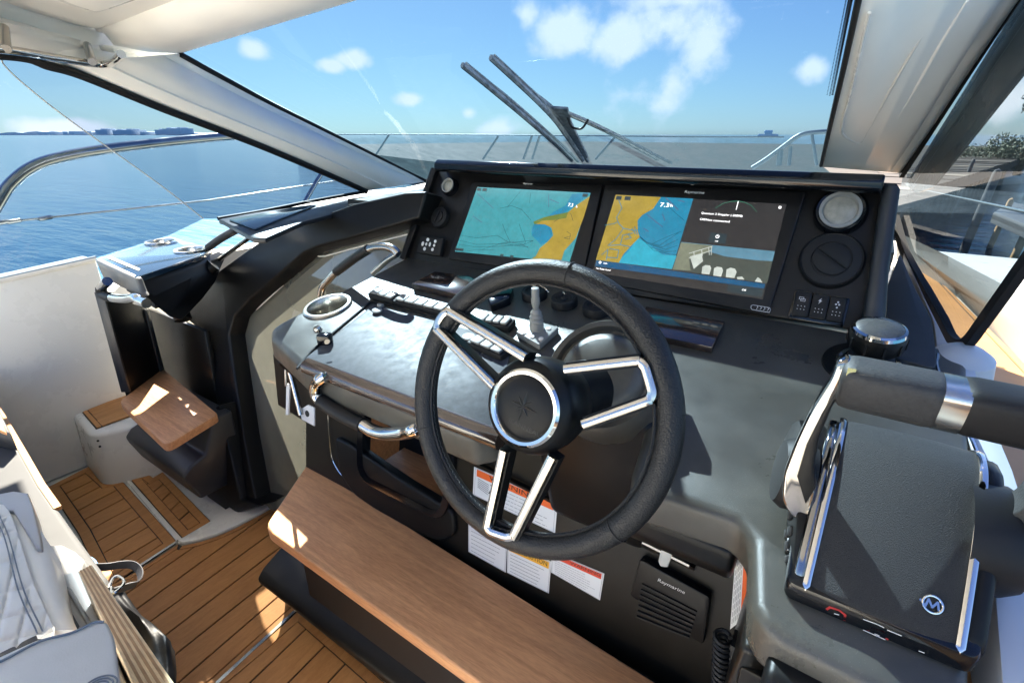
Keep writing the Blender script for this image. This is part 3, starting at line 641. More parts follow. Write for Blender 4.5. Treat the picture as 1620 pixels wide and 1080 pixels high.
tube('seal', PP([(-300, 68), (-120, 80), (0, 87), (42, 92), (60, 98), (75, 104), (130, 120), (260, 173), (400, 226), (500, 268), (580, 303)], SIDEP, .004), .010, 'rubber', pw, n=8)
tube('seal', PP([(345, 346), (420, 333), (500, 317), (580, 303)], SIDEP, .004), .006, 'rubber', pw, n=8)
# ---------------------------------------------------------------- starboard side window
sw = thing('quarter_window', 'side window beside the throttle with rounded black frame, dock outside', 'window', P(1520, 545, SIDES))
fr = PP([(1416, 345), (1432, 400), (1458, 450), (1488, 505), (1504, 535), (1520, 546), (1534, 538), (1552, 514), (1590, 461), (1640, 392), (1720, 290)], SIDES, .006)
bm = bmesh.new(); sweep(bm, cat(fr, 5), [(-.009, -.006), (.009, -.006), (.009, .006), (-.009, .006)], up=nxy); mk('frame', bm, 'rubber', sw)
lowseal = PP([(1424, 392), (1462, 452), (1490, 502), (1512, 552), (1500, 545), (1470, 500), (1440, 440)], SIDES, .01)
slab('corner_seal', lowseal, nxy * .012, 'rubber', sw, b=.002)
bm = bmesh.new(); sweep(bm, cat(PP([(1426, 277), (1465, 217), (1537, 105), (1606, 0), (1642, -58)], SIDES, .004), 5), [(-.008, -.005), (.008, -.005), (.008, .005), (-.008, .005)], up=nxy); mk('seal', bm, 'rubber', sw)
bm = bmesh.new(); sheet(bm, PP([(1428, 280), (1606, 0), (1640, -58), (1760, -58), (1720, 290), (1552, 514), (1520, 546), (1488, 505), (1432, 400), (1416, 345)], SIDES, -.004)); mk('glass', bm, 'starboard_glass', sw, sm=0)
glass('mottled_glass', (.62, .60, .56), .10, rough=.02, dirt=.5, film_col=(.32, .30, .26), film_scale=9, refl_max=.6)  # mottled film stands in for trees mirrored in the pane
pslab('sliding_pane', [(1432, 292), (1612, 4), (1652, -58), (1720, -58), (1640, 88), (1474, 297), (1450, 305)], SIDES, -.012, .005, 'mottled_glass', sw, sm=0)
bm = bmesh.new(); stroke(bm, PP([(1440, 300), (1632, 18)], SIDES, -.008), .004, nxy); stroke(bm, PP([(1474, 298), (1640, 90)], SIDES, -.008), .0015, nxy); mk('pane_edge', bm, 'clear_plastic', sw, sm=0)
# ---------------------------------------------------------------- starboard side deck, bulwark, outside rail
sdk = bpy.data.objects.new('side_deck', None)
D8 = PL('z', .78)
so = PP([(1418, 372), (1440, 400), (1480, 434), (1550, 505), (1620, 580), (1700, 665), (1900, 880)], D8)
si = [V((.21, p.y if p.y < 2.2 else 2.2, .78)) for p in so]
bm = bmesh.new(); prism(bm, [V((.16, 3.2, .776)), V((.75, 3.2, .776)), V((.78, -2.4, .776)), V((.16, -2.4, .776))], Z * -.05); sdk = mk('side_deck', bm, 'gelcoat', kind='structure', sm=0)
L1 = P(1554, 523, D8); L2 = P(1620, 594, D8); dd = (L2 - L1).normalized()
tk = [so[1], so[4], so[4] + dd * 3, V((.18, -2.2, .78)), V((.18, 2.6, .78))]
bm = bmesh.new(); prism(bm, [p + Z * .0 for p in tk], Z * .003); mk('caulking', bm, 'caulk', sdk, sm=0)
nn_ = Z.cross(dd); nn_ = nn_ if nn_.x < 0 else -nn_
for p, q in ((-1, None), (1, None)):
    poly = clip(list(tk), L1 + nn_ * .003 * p * -1, nn_ * (-p))
    bm = bmesh.new(); prism(bm, [v for v in poly], Z * .006); mk('plank', bm, 'teak_side', sdk, sm=0)
bw = thing('bulwark', 'pale moulded bulwark along the outer edge of the tan side deck', 'bulwark', V((.6, 1.5, .7)))
ri = PP([(1416, 378), (1500, 437), (1570, 484), (1620, 520), (1700, 580), (1900, 730)], PL('z', .85)); ro = PP([(1416, 365), (1500, 405), (1560, 436), (1620, 468), (1700, 512), (1900, 625)], PL('z', .90))
r0 = [so[0], so[2], so[3], so[4], so[5], so[6]]
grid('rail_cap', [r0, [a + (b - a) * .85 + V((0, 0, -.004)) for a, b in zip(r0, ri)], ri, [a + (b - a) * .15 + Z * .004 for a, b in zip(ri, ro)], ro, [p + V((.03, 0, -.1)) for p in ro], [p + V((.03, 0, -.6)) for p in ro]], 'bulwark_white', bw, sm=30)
RL = PL('x', .62)
rl = thing('guard_rail', 'thin polished guard rail outside the side window in front of the dock', 'rail', P(1560, 330, RL))
tube('rail', PP([(1441, 297), (1500, 309), (1560, 322), (1620, 335), (1760, 368)], RL), .009, 'steel', rl, smooth=2)
tube('stanchion', [P(1690, 352, RL), P(1690, 352, RL) * 1 + V((0, -.05, -.5))], .009, 'steel', rl, smooth=0)
cl = thing('deck_eye', 'small steel eye standing on the tan side deck', 'deck fitting', P(1542, 598, D8))
tube('eye', PP([(1534, 573), (1538, 577), (1545, 588), (1547, 600)], PL('z', .81)), .004, 'steel', cl, n=8)
tube('base', [P(1547, 603, D8) + Z * .003, P(1547, 603, D8) + Z * .02], .007, 'steel', cl, smooth=0)
# ---------------------------------------------------------------- rails outside: port and bow
PR = PL('x', -2.75)
pr = thing('side_rail', 'curved stainless rail with lifeline outside the tinted side window', 'rail', P(60, 260, PR))
tube('rail', PP([(-90, 470), (-40, 385), (0, 316), (22, 286), (60, 260), (120, 244), (200, 232), (300, 221), (395, 213), (470, 208)], PR), .021, 'steel', pr)
tube('lifeline', PP([(-200, 372), (0, 352), (60, 346), (200, 331), (330, 317), (500, 291), (600, 276)], PR), .004, 'steel', pr, smooth=0)
for x, y in ((3, 352), (22, 350), (72, 345)): lathe('wire_end', P(x, y, PR), V((0, 1, .1)), [(0, -.03), (.009, -.02), (.009, .02), (0, .03)], 'steel', pr, n=10)
tube('stanchion', PP([(483, 318), (500, 288), (517, 262)], PR), .013, 'steel', pr, smooth=0)
BR = PL('y', 4.6)
br = thing('bow_rail', 'bow rail with thin stanchions seen through the salty foot of the windscreen', 'rail', P(950, 250, BR))
mat('rail_dull', (.22, .26, .28), .45, metal=.5)
tube('rail', PP([(500, 213), (700, 213), (950, 215), (1150, 217), (1240, 217)], BR), .006, 'rail_dull', br, smooth=0)
tube('rail', PP([(1190, 266), (1215, 250), (1242, 230), (1260, 217), (1276, 211), (1312, 208), (1340, 209)], BR), .017, 'rail_dull', br)
for a, b_ in (((764, 252), (788, 216)), ((828, 252), (842, 214)), ((842, 252), (854, 214)), ((942, 252), (972, 218)), ((1292, 262), (1284, 211)), ((590, 252), (615, 214))):
    tube('stanchion', PP([a, b_], BR), .011, 'rail_dull', br, smooth=0)
for i, (x, y, h) in enumerate(((1232, 262, 24), (1248, 262, 30))):
    b0, b1 = P(x, y, BR), P(x + 3, y - h, BR); tube('fairlead', [b0, b1], .02 - .007 * i, 'rail_dull', br, smooth=0)
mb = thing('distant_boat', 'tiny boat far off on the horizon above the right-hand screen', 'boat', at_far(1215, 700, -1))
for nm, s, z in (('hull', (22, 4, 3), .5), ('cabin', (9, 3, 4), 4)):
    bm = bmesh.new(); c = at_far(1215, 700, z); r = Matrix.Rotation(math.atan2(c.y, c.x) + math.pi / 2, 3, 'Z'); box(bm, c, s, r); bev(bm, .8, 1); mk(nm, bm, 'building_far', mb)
# ---------------------------------------------------------------- dock off the starboard side
DZ = .30
a0, a1 = P(1452, 302, PL('z', DZ)), P(1640, 243, PL('z', DZ))
dv = (a1 - a0); dv.z = 0; dl = dv.length; dv.normalize(); dn = V((dv.y, -dv.x, 0)); dn = dn if dn.dot(HD) > 0 else -dn
dk = thing('dock', 'weathered timber dock with plank deck and dark face beyond the side window', 'dock', V((a0.x, a0.y, -.95)))
n = 60
for i in range(-2, 44):
    bm = bmesh.new(); c = a0 + dv * (i * dl / 40 + .1) + dn * .9 + Z * (random.uniform(-.015, .015)); box(bm, c, (dl / 40 * .9, 1.9, .05), Matrix.Rotation(math.atan2(dv.y, dv.x), 3, 'Z')); mk('deck_board', bm, 'dock_pale' if i % 7 == 0 else 'dock_wood', dk, sm=0)
rot = Matrix.Rotation(math.atan2(dv.y, dv.x), 3, 'Z')
bm = bmesh.new(); box(bm, a0 + dv * dl / 2 + V((0, 0, -.16)), (dl * 1.3, .08, .22), rot); mk('fascia_beam', bm, 'dock_wood', dk, sm=0)
bm = bmesh.new(); box(bm, a0 + dv * dl / 2 + dn * 1.4 + V((0, 0, -.75)), (dl * 1.3, .1, 1.5), rot); mk('seawall', bm, 'seawall', dk, sm=0)
for i in range(26):
    bm = bmesh.new(); box(bm, a0 + dv * (i * dl / 22 - .8) + dn * 1.3 + V((0, 0, -.7)), (.09, .1, 1.4), rot); mk('sheet_pile', bm, 'seawall', dk, sm=0)
mat('warm_timber', (.42, .26, .13), .75, noise=(6, .25))
for k, (bx, by, tx, ty, r, m_) in enumerate([(1520, 398, 1578, 268, .085, 'piling'), (1562, 392, 1590, 312, .06, 'warm_timber'), (1598, 412, 1624, 330, .07, 'warm_timber'), (1640, 430, 1660, 220, .11, 'piling'), (1500, 345, 1505, 300, .05, 'piling')]):
    b0 = P(bx, by, PL('z', -.95)); h = 1.55 if m_ == 'piling' else .95
    t = lathe('dock_piling', b0 - Z * .5, Z + RT * .10, [(0, 0), (r, 0), (r * .92, h * .5), (r * .88, h + .5), (r * .7, h + .56), (0, h + .6)], m_, None, n=14,
          tag=(['tall dark leaning dock piling in the middle of the side window', 'short tan timber post standing in the water by the dock', 'second short tan timber post, nearer the window frame', 'thick dark dock piling at the picture edge', 'small dark piling where the dock begins'][k], 'piling'), group='pilings along the dock')
pl_ = thing('floating_platform', 'grey floating boat platform resting between the tan posts', 'platform', P(1600, 345, PL('z', -.2)))
q = PP([(1572, 335), (1700, 385), (1720, 350), (1600, 318)], PL('z', -.1)); slab('deck_panel', q, Z * -.22, 'boat_grey', pl_, b=.03)
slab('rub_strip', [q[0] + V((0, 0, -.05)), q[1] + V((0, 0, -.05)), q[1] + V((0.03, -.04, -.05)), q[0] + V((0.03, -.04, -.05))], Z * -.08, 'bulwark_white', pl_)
# bushes and a roof behind the dock
def bush(c, rx, rz, n, label, trunk=False):
    t = thing('shore_tree' if trunk else 'shore_bush', label, 'tree' if trunk else 'bush', V((c.x, c.y, .2)), 'greenery behind the dock')
    rg = random.Random(int(abs(c.x * 100)) + n); bm = bmesh.new(); bl = [(V((rg.uniform(-.7, .7) * rx, rg.uniform(-.5, .5) * rx, rg.uniform(.1, .85) * rz)), rg.uniform(.25, .5) * rx) for _ in range(9)]
    for i in range(n):
        o, r = rg.choice(bl); d = V((rg.gauss(0, 1), rg.gauss(0, 1), rg.gauss(0, .8))).normalized() * r * rg.uniform(.6, 1.05); p = c + o + d; s = rx * rg.uniform(.018, .04)
        u = V((rg.gauss(0, 1), rg.gauss(0, 1), rg.gauss(0, 1))).normalized(); w_ = u.orthogonal().normalized()
        sheet(bm, [p + u * s, p + w_ * s * .5, p - u * s, p - w_ * s * .5])
    mk('crown', bm, 'leaf', t, sm=0)
    bm = bmesh.new(); sweep(bm, [c - Z * .5, c + Z * rz * .3, c + V((.1, 0, rz * .7))], circ(rx * .08, 8)); mk('trunk', bm, 'bark', t)
for i, (px, dist, rx, rz, lb) in enumerate([(1555, 34, 1.3, .8, 'low scrubby bush behind the dark leaning piling'), (1600, 33, 1.8, 1.2, 'round bush at the right end of the dock'), (1665, 30, 2.5, 2.6, 'tree at the picture edge behind the dock'), (1760, 28, 3, 4, 'tall tree beyond the picture edge'), (1510, 40, 1.2, .5, 'lowest bush where the dock fades out')]):
    d = pray(px, 300); h = V((d.x, d.y, 0)).normalized() * dist; bush(V((h.x, h.y, .1)), rx, rz, 5000, lb, rz > 2)
bm = bmesh.new(); prism(bm, [a0 + dn * 1.5 - dv * 3 + Z * -.1, a0 + dn * 1.5 + dv * dl * 2 - Z * .1, a0 + dn * 60 + dv * dl * 2 + Z * -.1, a0 + dn * 60 + dv * dl * .4 - Z * .1], Z * -1.2); mk('shore_bank', bm, 'seawall', kind='structure', sm=0)
# ---------------------------------------------------------------- cabin bulkhead, smoked door, cabin behind
bn = BULK[0]
bk = thing('bulkhead', 'black moulded bulkhead arch round the smoked cabin door', 'bulkhead', V((-1.75, .76, 0)))
outp = [(674, 302), (640, 304), (560, 322), (475, 352), (415, 378), (350, 425), (296, 470), (288, 500), (320, 525), (345, 650), (362, 720), (378, 800), (413, 800)]
inp = [(404, 792), (385, 690), (372, 600), (362, 530), (370, 500), (395, 474), (480, 400), (500, 391), (600, 364), (662, 346)]
bm = bmesh.new(); prism(bm, PP(outp + inp, BULK, .05), bn * -.09); bev(bm, .022, 4, 30); mk('arch', bm, 'satin_black', bk, sm=60)
tube('door_seal', PP([(402, 795), (384, 690), (371, 600), (361, 530), (369, 500), (394, 473), (480, 399), (500, 390), (600, 363), (662, 345)], BULK, .0), .012, 'rubber', bk, smooth=3)
bm = bmesh.new(); sweep(bm, cat(PP([(412, 792), (393, 690), (380, 600), (370, 535), (378, 505), (402, 480), (484, 408), (504, 398), (602, 371), (662, 353)], BULK, -.006), 3), circ(.008, 8)); mk('door_edge', bm, 'moulding_dark', bk)
dr = thing('cabin_door', 'smoked grey cabin door pane between the black arch and the helm console', 'door', P(430, 790, BULK))
dpx = [(418, 800), (393, 690), (380, 600), (370, 535), (378, 503), (402, 480), (484, 406), (504, 397), (602, 371), (695, 346), (700, 420), (560, 560), (540, 800), (480, 830)]
bm = bmesh.new(); sheet(bm, PP(dpx, BULK, -.012)); mk('pane', bm, 'smoke_glass', dr, sm=0)
bm = bmesh.new(); sweep(bm, cat(PP([(381, 540), (389, 505), (412, 484), (492, 412), (515, 405), (600, 382), (690, 360)], BULK, -.011), 3), circ(.0022, 6)); mk('pane_edge', bm, 'gelcoat', dr)
lathe('hinge_bolt', P(407, 790, BULK, .004), bn, [(0, .006), (.007, .004), (.008, 0)], 'chrome', dr, n=12)
cb = thing('cabin_interior', 'cream cabin interior with dark floor seen through the smoked door', 'cabin', V((-1.2, 1.7, -.4)))
bm = bmesh.new(); prism(bm, [V((-2.2, 1.1, -.4)), V((-.2, 1.1, -.4)), V((-.2, 3.2, -.4)), V((-2.2, 3.2, -.4))], Z * -.04); mk('floor', bm, 'cabin_floor', cb, sm=0)
bm = bmesh.new(); prism(bm, [V((-2.2, 2.1, -.4)), V((-.2, 2.4, -.4)), V((-.2, 2.45, -.4)), V((-2.2, 2.15, -.4))], Z * 1.3); mk('wall', bm, 'cabin_cream', cb, sm=0)
bm = bmesh.new(); prism(bm, [V((-2.25, 1.0, -.4)), V((-2.15, 1.0, -.4)), V((-2.15, 2.2, -.4)), V((-2.25, 2.2, -.4))], Z * 1.25); mk('wall', bm, 'cabin_cream', cb, sm=0)
bm = bmesh.new(); box(bm, V((-1.95, 1.75, -.05)), (.35, .8, .7)); bev(bm, .02); mk('locker', bm, 'footrest_wood', cb)
bm = bmesh.new(); box(bm, V((-1.5, 1.9, .1)), (.5, .2, .25)); bev(bm, .05, 3); mk('cushion', bm, 'vinyl_white', cb)
for i in range(3):
    bm = bmesh.new(); box(bm, V((-1.35, .98 + i * .16, -.08 - i * .12)), (.6, .2, .03)); mk('tread', bm, 'teak_deck', cb, sm=0)
# ledge under the port window, carried on behind the instrument panel
lg = thing('window_ledge', 'dark moulded ledge running along under the tinted side window', 'ledge', V((-1.5, 1.3, 1.0)))
LP = PL('z', 1.062, .012)
lpx = [(400, 376), (352, 349), (345, 347), (420, 333), (500, 317), (580, 302), (640, 297), (688, 286), (706, 292), (700, 304), (640, 310), (560, 330), (480, 350), (420, 376)]
bm = bmesh.new(); prism(bm, PP(lpx, LP), V((0, 0, -.014))); bev(bm, .004, 2, 50); mk('ledge_top', bm, 'moulding_dark', lg)
pslab('ledge_flap', [(404, 362), (362, 347), (470, 327), (500, 324), (446, 344)], LP, .006, .006, 'mirror_acrylic', lg, b=.003)
bm = bmesh.new(); stroke(bm, PP([(478, 318), (548, 324)], LP, .014), .006, Z); stroke(bm, PP([(548, 324), (570, 322)], LP, .014), .006, Z); mk('lid_gap', bm, 'caulk', lg, sm=0)
bm = bmesh.new(); prism(bm, [V((-1.45, 1.16, 1.10)), V((.06, 1.16, 1.10)), V((.06, 1.78, 1.10)), V((-1.5, 1.78, 1.10))], Z * -.06); mk('shelf', bm, 'dash_black', lg, sm=0)
# ---------------------------------------------------------------- port console with table, alcove and folding seat
TZ = PL('z', .90)
pc = thing('port_console', 'black moulded console with open alcove below a glossy table tinted blue for mirrored sky', 'console', V((-2.0, .75, 0)))
tp = PP([(150, 409), (214, 440), (345, 432), (352, 400), (395, 375), (300, 368), (270, 373)], TZ)
bt = thing('cupholder_table', 'glossy blue-reflecting tabletop with two steel cup holders', 'table', P(230, 405, TZ))
ttop = pslab('table_top', [(150, 409), (214, 439), (322, 402), (336, 392), (268, 373), (190, 397)], TZ, .004, .02, 'mirror_acrylic', bt, b=.004)
cuts = []
for x, y in ((255, 383), (303, 396)):
    bm = bmesh.new(); lathe_bm(bm, P(x, y, TZ, .005), Z, [(0, -.06), (.050, -.06), (.050, .03), (0, .03)], 32); cuts.append(mk('cutter', bm, 'steel', sm=0))
cut(ttop, cuts)
pslab('inlay_line', [(170, 408), (174, 405), (222, 425), (219, 428)], TZ, .006, .001, 'silver_plastic', bt)
for x, y in ((255, 383), (303, 396)):
    c = P(x, y, TZ, .005); ch = thing('cup_holder', 'steel cup holder sunk in the blue tabletop, %s' % ('nearer the sea' if x < 280 else 'nearer the curved handrail'), 'cup holder', c, 'cup holders in the blue table')
    bm = bmesh.new(); lathe_bm(bm, c, Z, [(.058, 0), (.056, .006), (.047, .005), (.045, -.002), (.044, -.05), (0, -.05)]); mk('cup', bm, 'steel', ch)
# fascia under the table
FZ = [(150, 411), (214, 441), (222, 462), (228, 470), (192, 455), (163, 440)]
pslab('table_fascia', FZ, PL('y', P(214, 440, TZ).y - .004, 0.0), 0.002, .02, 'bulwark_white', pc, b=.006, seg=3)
def face(name, pts, m, t=.02, b=.004, away=V((0, .8, -.6))):
    bm = bmesh.new(); vs = [bm.verts.new(p) for p in pts]; bm.faces.new(vs); g = bmesh.ops.extrude_face_region(bm, geom=bm.faces[:])
    for v in g['geom']:
        if isinstance(v, bmesh.types.BMVert): v.co += away.normalized() * t
    if b: bev(bm, b, 3, 30)
    return mk(name, bm, m, pc, sm=50)
yt = P(214, 440, TZ).y
A0, A1, A2 = P(214, 441, TZ, -.006), P(322, 404, TZ, -.006), P(345, 396, TZ, -.01)
B0, B1, B2, B3 = P(228, 470, PL('y', yt + .01)), P(268, 502, PL('y', yt + .05)), P(300, 470, PL('y', yt + .20)), P(322, 440, PL('y', yt + .26))
face('shoulder', [A0, A1, A2, B3, B2, B1, B0], 'satin_black', .04, .008)
bm = bmesh.new(); sweep(bm, cat([P(338, 418, PL('y', .92)), P(300, 452, PL('y', .84)), P(286, 470, PL('y', .80)), P(284, 485, PL('y', .78)), P(290, 506, PL('y', .77))], 5), circ(.028, 12)); mk('shoulder_rib', bm, 'satin_black', pc)
q4 = [P(170, 412, TZ), P(214, 436, TZ), P(312, 402, TZ), P(262, 378, TZ), P(196, 398, TZ)]
bm = bmesh.new(); prism(bm, [V((p.x, p.y + .03, .885)) for p in q4], Z * -.10); mk('table_sun_block', bm, 'satin_black', pc, sm=0)  # block added under the tabletop to stop sun reaching the folding seat
# alcove panels
SZ = PL('z', .42)
sb, sr, sf, sl_ = P(257, 584, SZ), P(345, 655, SZ), P(262, 705, SZ), P(188, 635, SZ)
def hat(base, px):   # point above base on the vertical through it that shows at picture height px
    best = None
    for i in range(200):
        p = base + Z * (i * .005)
        d = p - EYE; y = CY - F * d.dot(UP) / d.dot(FW)
        if best is None or abs(y - px) < best[0]: best = (abs(y - px), p)
    return best[1]
def quadslab(name, pts, m, parent, t=.02, b=.004, **kw):
    nrm = (pts[1] - pts[0]).cross(pts[2] - pts[0]).normalized()
    if nrm.dot(EYE - pts[0]) < 0: nrm = -nrm
    return slab(name, pts, nrm * -t, m, parent, b=b, **kw)
plb = PL('y', sb.y, .12)
quadslab('alcove_back', [P(232, 488, plb), P(324, 524, plb), P(352, 690, plb), P(262, 620, plb)], 'face_brown', pc)
bm = bmesh.new(); nn3 = (sl_ - sb).cross(Z).normalized(); nn3 = nn3 if nn3.dot(EYE - sb) > 0 else -nn3
pll = (nn3, nn3.dot(sb))
quadslab('alcove_side', [P(163, 462, pll), P(234, 488, pll), P(264, 622, pll), P(214, 650, pll)], 'satin_black', pc)
slab('edge_trim', [P(163, 462, pll, .004), P(165.5, 463, pll, .004), P(208, 619, pll, .004), P(205, 620, pll, .004)], nn3 * -.03, 'moulding_dark', pc, b=.002)
slab('corner_trim', [P(230, 489, pll, .006), P(236, 490, pll, .006), P(262, 590, pll, .006), P(256, 592, pll, .006)], nn3 * -.01, 'moulding_dark', pc, b=.002)
# base below the seat
plc = PL('y', sr.y - .02, .18)
quadslab('base_panel', [P(345, 640, plc), P(380, 790, plc), P(414, 800, plc), P(340, 822, plc), P(318, 762, plc), P(300, 752, plc), P(276, 690, plc)], 'satin_black', pc, t=.15, b=.01)
k0, k1 = P(208, 684, PL('z', .22)), P(282, 757, PL('z', .22)); ky = (k0.y + k1.y) / 2
bm = bmesh.new(); prism(bm, [V((k0.x, ky + y, z)) for y, z in [(.03, .10), (.0, .19), (-.005, .215), (.02, .24), (.08, .26), (.13, .38), (.2, .38), (.2, .10)]], V((k1.x - k0.x, 0, 0))); bev(bm, .01, 3, 30); mk('seat_plinth', bm, 'moulding_dark', pc, sm=60)
pslab('toe_recess', [(228, 724), (262, 745), (300, 790), (330, 808), (340, 820), (300, 785), (262, 752), (240, 748)], PL('y', .72, 0), -.04, .05, 'matte_black', pc)
fs = slab('folding_seat', rnd([sb + (sb - sf) * .02, sr, sf, sl_], [.01, .015, .03, .03]), Z * -.028, 'footrest_wood', None, b=.006, seg=3, tag=('small square varnished wooden seat folded down in the black alcove', 'seat'))
# grab handles of the console
h1 = thing('grab_rail', 'short steel grab handle with black sleeve at the end of the blue table', 'handle', P(190, 465, PL('y', .6)))
HP = PL('y', .60)
tube('bar', PP([(170, 445), (160, 456), (163, 466), (178, 471), (200, 473), (214, 471), (222, 476), (232, 480)], HP, .03), .014, 'chrome', h1)
tube('sleeve', PP([(160, 456), (162, 465), (177, 471)], HP, .03), .0155, 'rubber', h1)
h2 = thing('curved_handrail', 'curved steel handrail with dark sleeve beside the cup holders', 'handrail', P(320, 425, PL('y', .9)))
HQ = PL('y', .93)
tube('bar', PP([(314, 432), (313, 415), (318, 402), (330, 391), (350, 377), (375, 363), (396, 357), (412, 361), (420, 369)], HQ), .011, 'steel', h2)
tube('sleeve', PP([(330, 391), (350, 377), (374, 363.5)], HQ), .0135, 'grip_grey', h2)
tube('brace', PP([(320, 428), (345, 412), (378, 388), (402, 370), (412, 362)], HQ, -.03), .008, 'steel', h2)
# ---------------------------------------------------------------- helm console
hc = thing('helm_console', 'black moulded helm console with sloping dash and warning stickers on its face', 'console', V((-.5, .75, 0)))
def dpt(x, y, off=0): return V((x, y, dz(y) + off))
dash = [(-1.06, 1.04), (-1.10, .64), (-1.095, .615), (-1.06, .59), (-.88, .545), (-.43, .535), (-.405, .56), (-.40, .66), (-.375, .70), (-.23, .70), (-.205, .66), (-.19, .57), (-.17, .556), (-.05, .564), (-.028, .545), (-.012, .47), (.0, .452), (.02, .445), (.155, .44), (.165, .47), (.175, .70), (.185, 1.04)]
bm = bmesh.new(); prism(bm, [dpt(*p) for p in dash], Z * -.058); bev(bm, .016, 4, 28); dtop = mk('dash_top', bm, 'dash_black', hc, sm=60); cuts = []
for x, y, r in ((519, 485, .0535), (795, 570, .045)):
    bm = bmesh.new(); lathe_bm(bm, P(x, y, DASH), DASH[0], [(0, -.2), (r, -.2), (r, .05), (0, .05)], 40); cuts.append(mk('cutter', bm, 'steel', sm=0))
cut(dtop, cuts)
# raised coaming at the foot of the instrument panel
# face with storage recess
XL, XR = -1.2, .16; RX0, RX1, RZ0, RZ1 = -.965, -.655, .46, .675
def fpt(x, z, off=0): return V((x, face_y(z), z)) + FACE[0] * off
def fquad(name, x0, x1, z0, z1, m='face_brown', off=0, t=.03, b=0): return slab(name, [fpt(x0, z0, off), fpt(x1, z0, off), fpt(x1, z1, off), fpt(x0, z1, off)], FACE[0] * -t, m, hc, b=b)
fquad('face_panel', XL, RX0, 0, .82); fquad('face_panel', RX1, XR, 0, .82); fquad('face_panel', RX0, RX1, 0, RZ0); fquad('face_panel', RX0, RX1, RZ1, .82)
inn = [fpt(RX0 + .02, RZ0 + .015), fpt(RX1 - .02, RZ0 + .015), fpt(RX1 - .02, RZ1 - .015), fpt(RX0 + .02, RZ1 - .015)]
slab('locker_back', [p + V((0, .16, 0)) for p in [fpt(RX0 - .02, RZ0 - .02), fpt(RX1 + .02, RZ0 - .02), fpt(RX1 + .02, RZ1 + .02), fpt(RX0 - .02, RZ1 + .02)]], V((0, .01, 0)), 'matte_black', hc)
slab('locker_floor', [fpt(RX0, RZ0 - .001, -.005), fpt(RX1, RZ0 - .001, -.005), fpt(RX1, RZ0 - .001) + V((0, .17, .0)), fpt(RX0, RZ0 - .001) + V((0, .17, 0))], Z * -.008, 'footrest_wood', hc)
fr_ = rnd([fpt(RX0 + .006, RZ0 + .004, .004), fpt(RX1 - .006, RZ0 + .004, .004), fpt(RX1 - .006, RZ1 - .004, .004), fpt(RX0 + .006, RZ1 - .004, .004)], .055, 6)
bm = bmesh.new(); sweep(bm, fr_, [(-.018, -.010), (.010, -.012), (.014, 0), (.006, .012), (-.012, .010)], up=FACE[0], closed=True); mk('locker_rim', bm, 'gloss_black', hc, sm=60)
# pouch below the locker: a soft black bin lip
pslab('bin', [(528, 690), (550, 700), (640, 762), (716, 808), (720, 846), (700, 858), (640, 840), (560, 784), (536, 750)], FACE, .012, .03, 'satin_black', hc, r=.02, b=.008, seg=3)
bm = bmesh.new(); sweep(bm, cat(PP([(519, 655), (521, 690), (525, 722), (534, 742), (545, 756)], FACE, .006), 4), circ(.0022, 6)); mk('bright_edge', bm, 'chrome', hc)
# chamfer between dash lip and face on the left, stay and strip
pslab('side_return', [(432, 560), (470, 586), (520, 610), (520, 690), (440, 640)], FACE, -.06, .02, 'face_brown', hc)
# horizontal joint lines on the face behind the wheel
bm = bmesh.new(); sweep(bm, PP([(700, 708), (760, 735), (860, 785), (1000, 852), (1100, 898)], FACE, .012), [(-.004, -.004), (.004, -.004), (.005, .003), (-.005, .003)]); mk('joint_bead', bm, 'face_brown', hc)
# bolster: rounded knee pads hanging below the dash lip, each side of the column
def bolster(name, x0, x1, y, zt, h, d, m='satin_black'):
    prof = [(0, 0), (-d * .8, -.006), (-d, -h * .25), (-d * .95, -h * .6), (-d * .45, -h), (.03, -h), (.03, 0)]
    bm = bmesh.new(); prism(bm, [V((x0, y + a, zt + c)) for a, c in prof], V((x1 - x0, 0, 0))); bev(bm, .014, 3, 24); return mk(name, bm, m, hc, sm=60)
bolster('knee_pad', -.19, -.045, .60, .83, .075, .04); bolster('knee_pad', .012, .155, .46, .815, .09, .045)
slab('column_shroud', [V((-.425, .66, .90)), V((-.19, .66, .90)), V((-.20, .72, .60)), V((-.40, .72, .60))], V((0, .05, .0)), 'satin_black', hc, b=.02, seg=3)
slab('side_cheek', [V((-.03, .56, .80)), V((-.012, .455, .79)), V((-.03, .50, .55)), V((-.03, .70, .50)), V((-.03, .74, .80))], V((.03, .01, 0)), 'face_brown', hc, b=.01, seg=3)
slab('lower_face', [V((-.01, .46, .76)), V((.18, .46, .76)), V((.18, .54, .0)), V((-.01, .54, .0))], V((0, .03, 0)), 'face_brown', hc, b=.006)
bm = bmesh.new()
for s in (-1,):
    sweep(bm, [V((-1.085, .62, .80)), V((-1.085, .66, .74)), V((-1.12, .74, .66))], circ(.012, 8))
mk('lip_underside', bm, 'face_brown', hc)
slab('dash_lip', [dpt(-1.07, .60, -.07), dpt(-.45, .55, -.07), V((-.45, .70, .79)), V((-1.07, .72, .79))], Z * .03, 'face_brown', hc, b=.01)
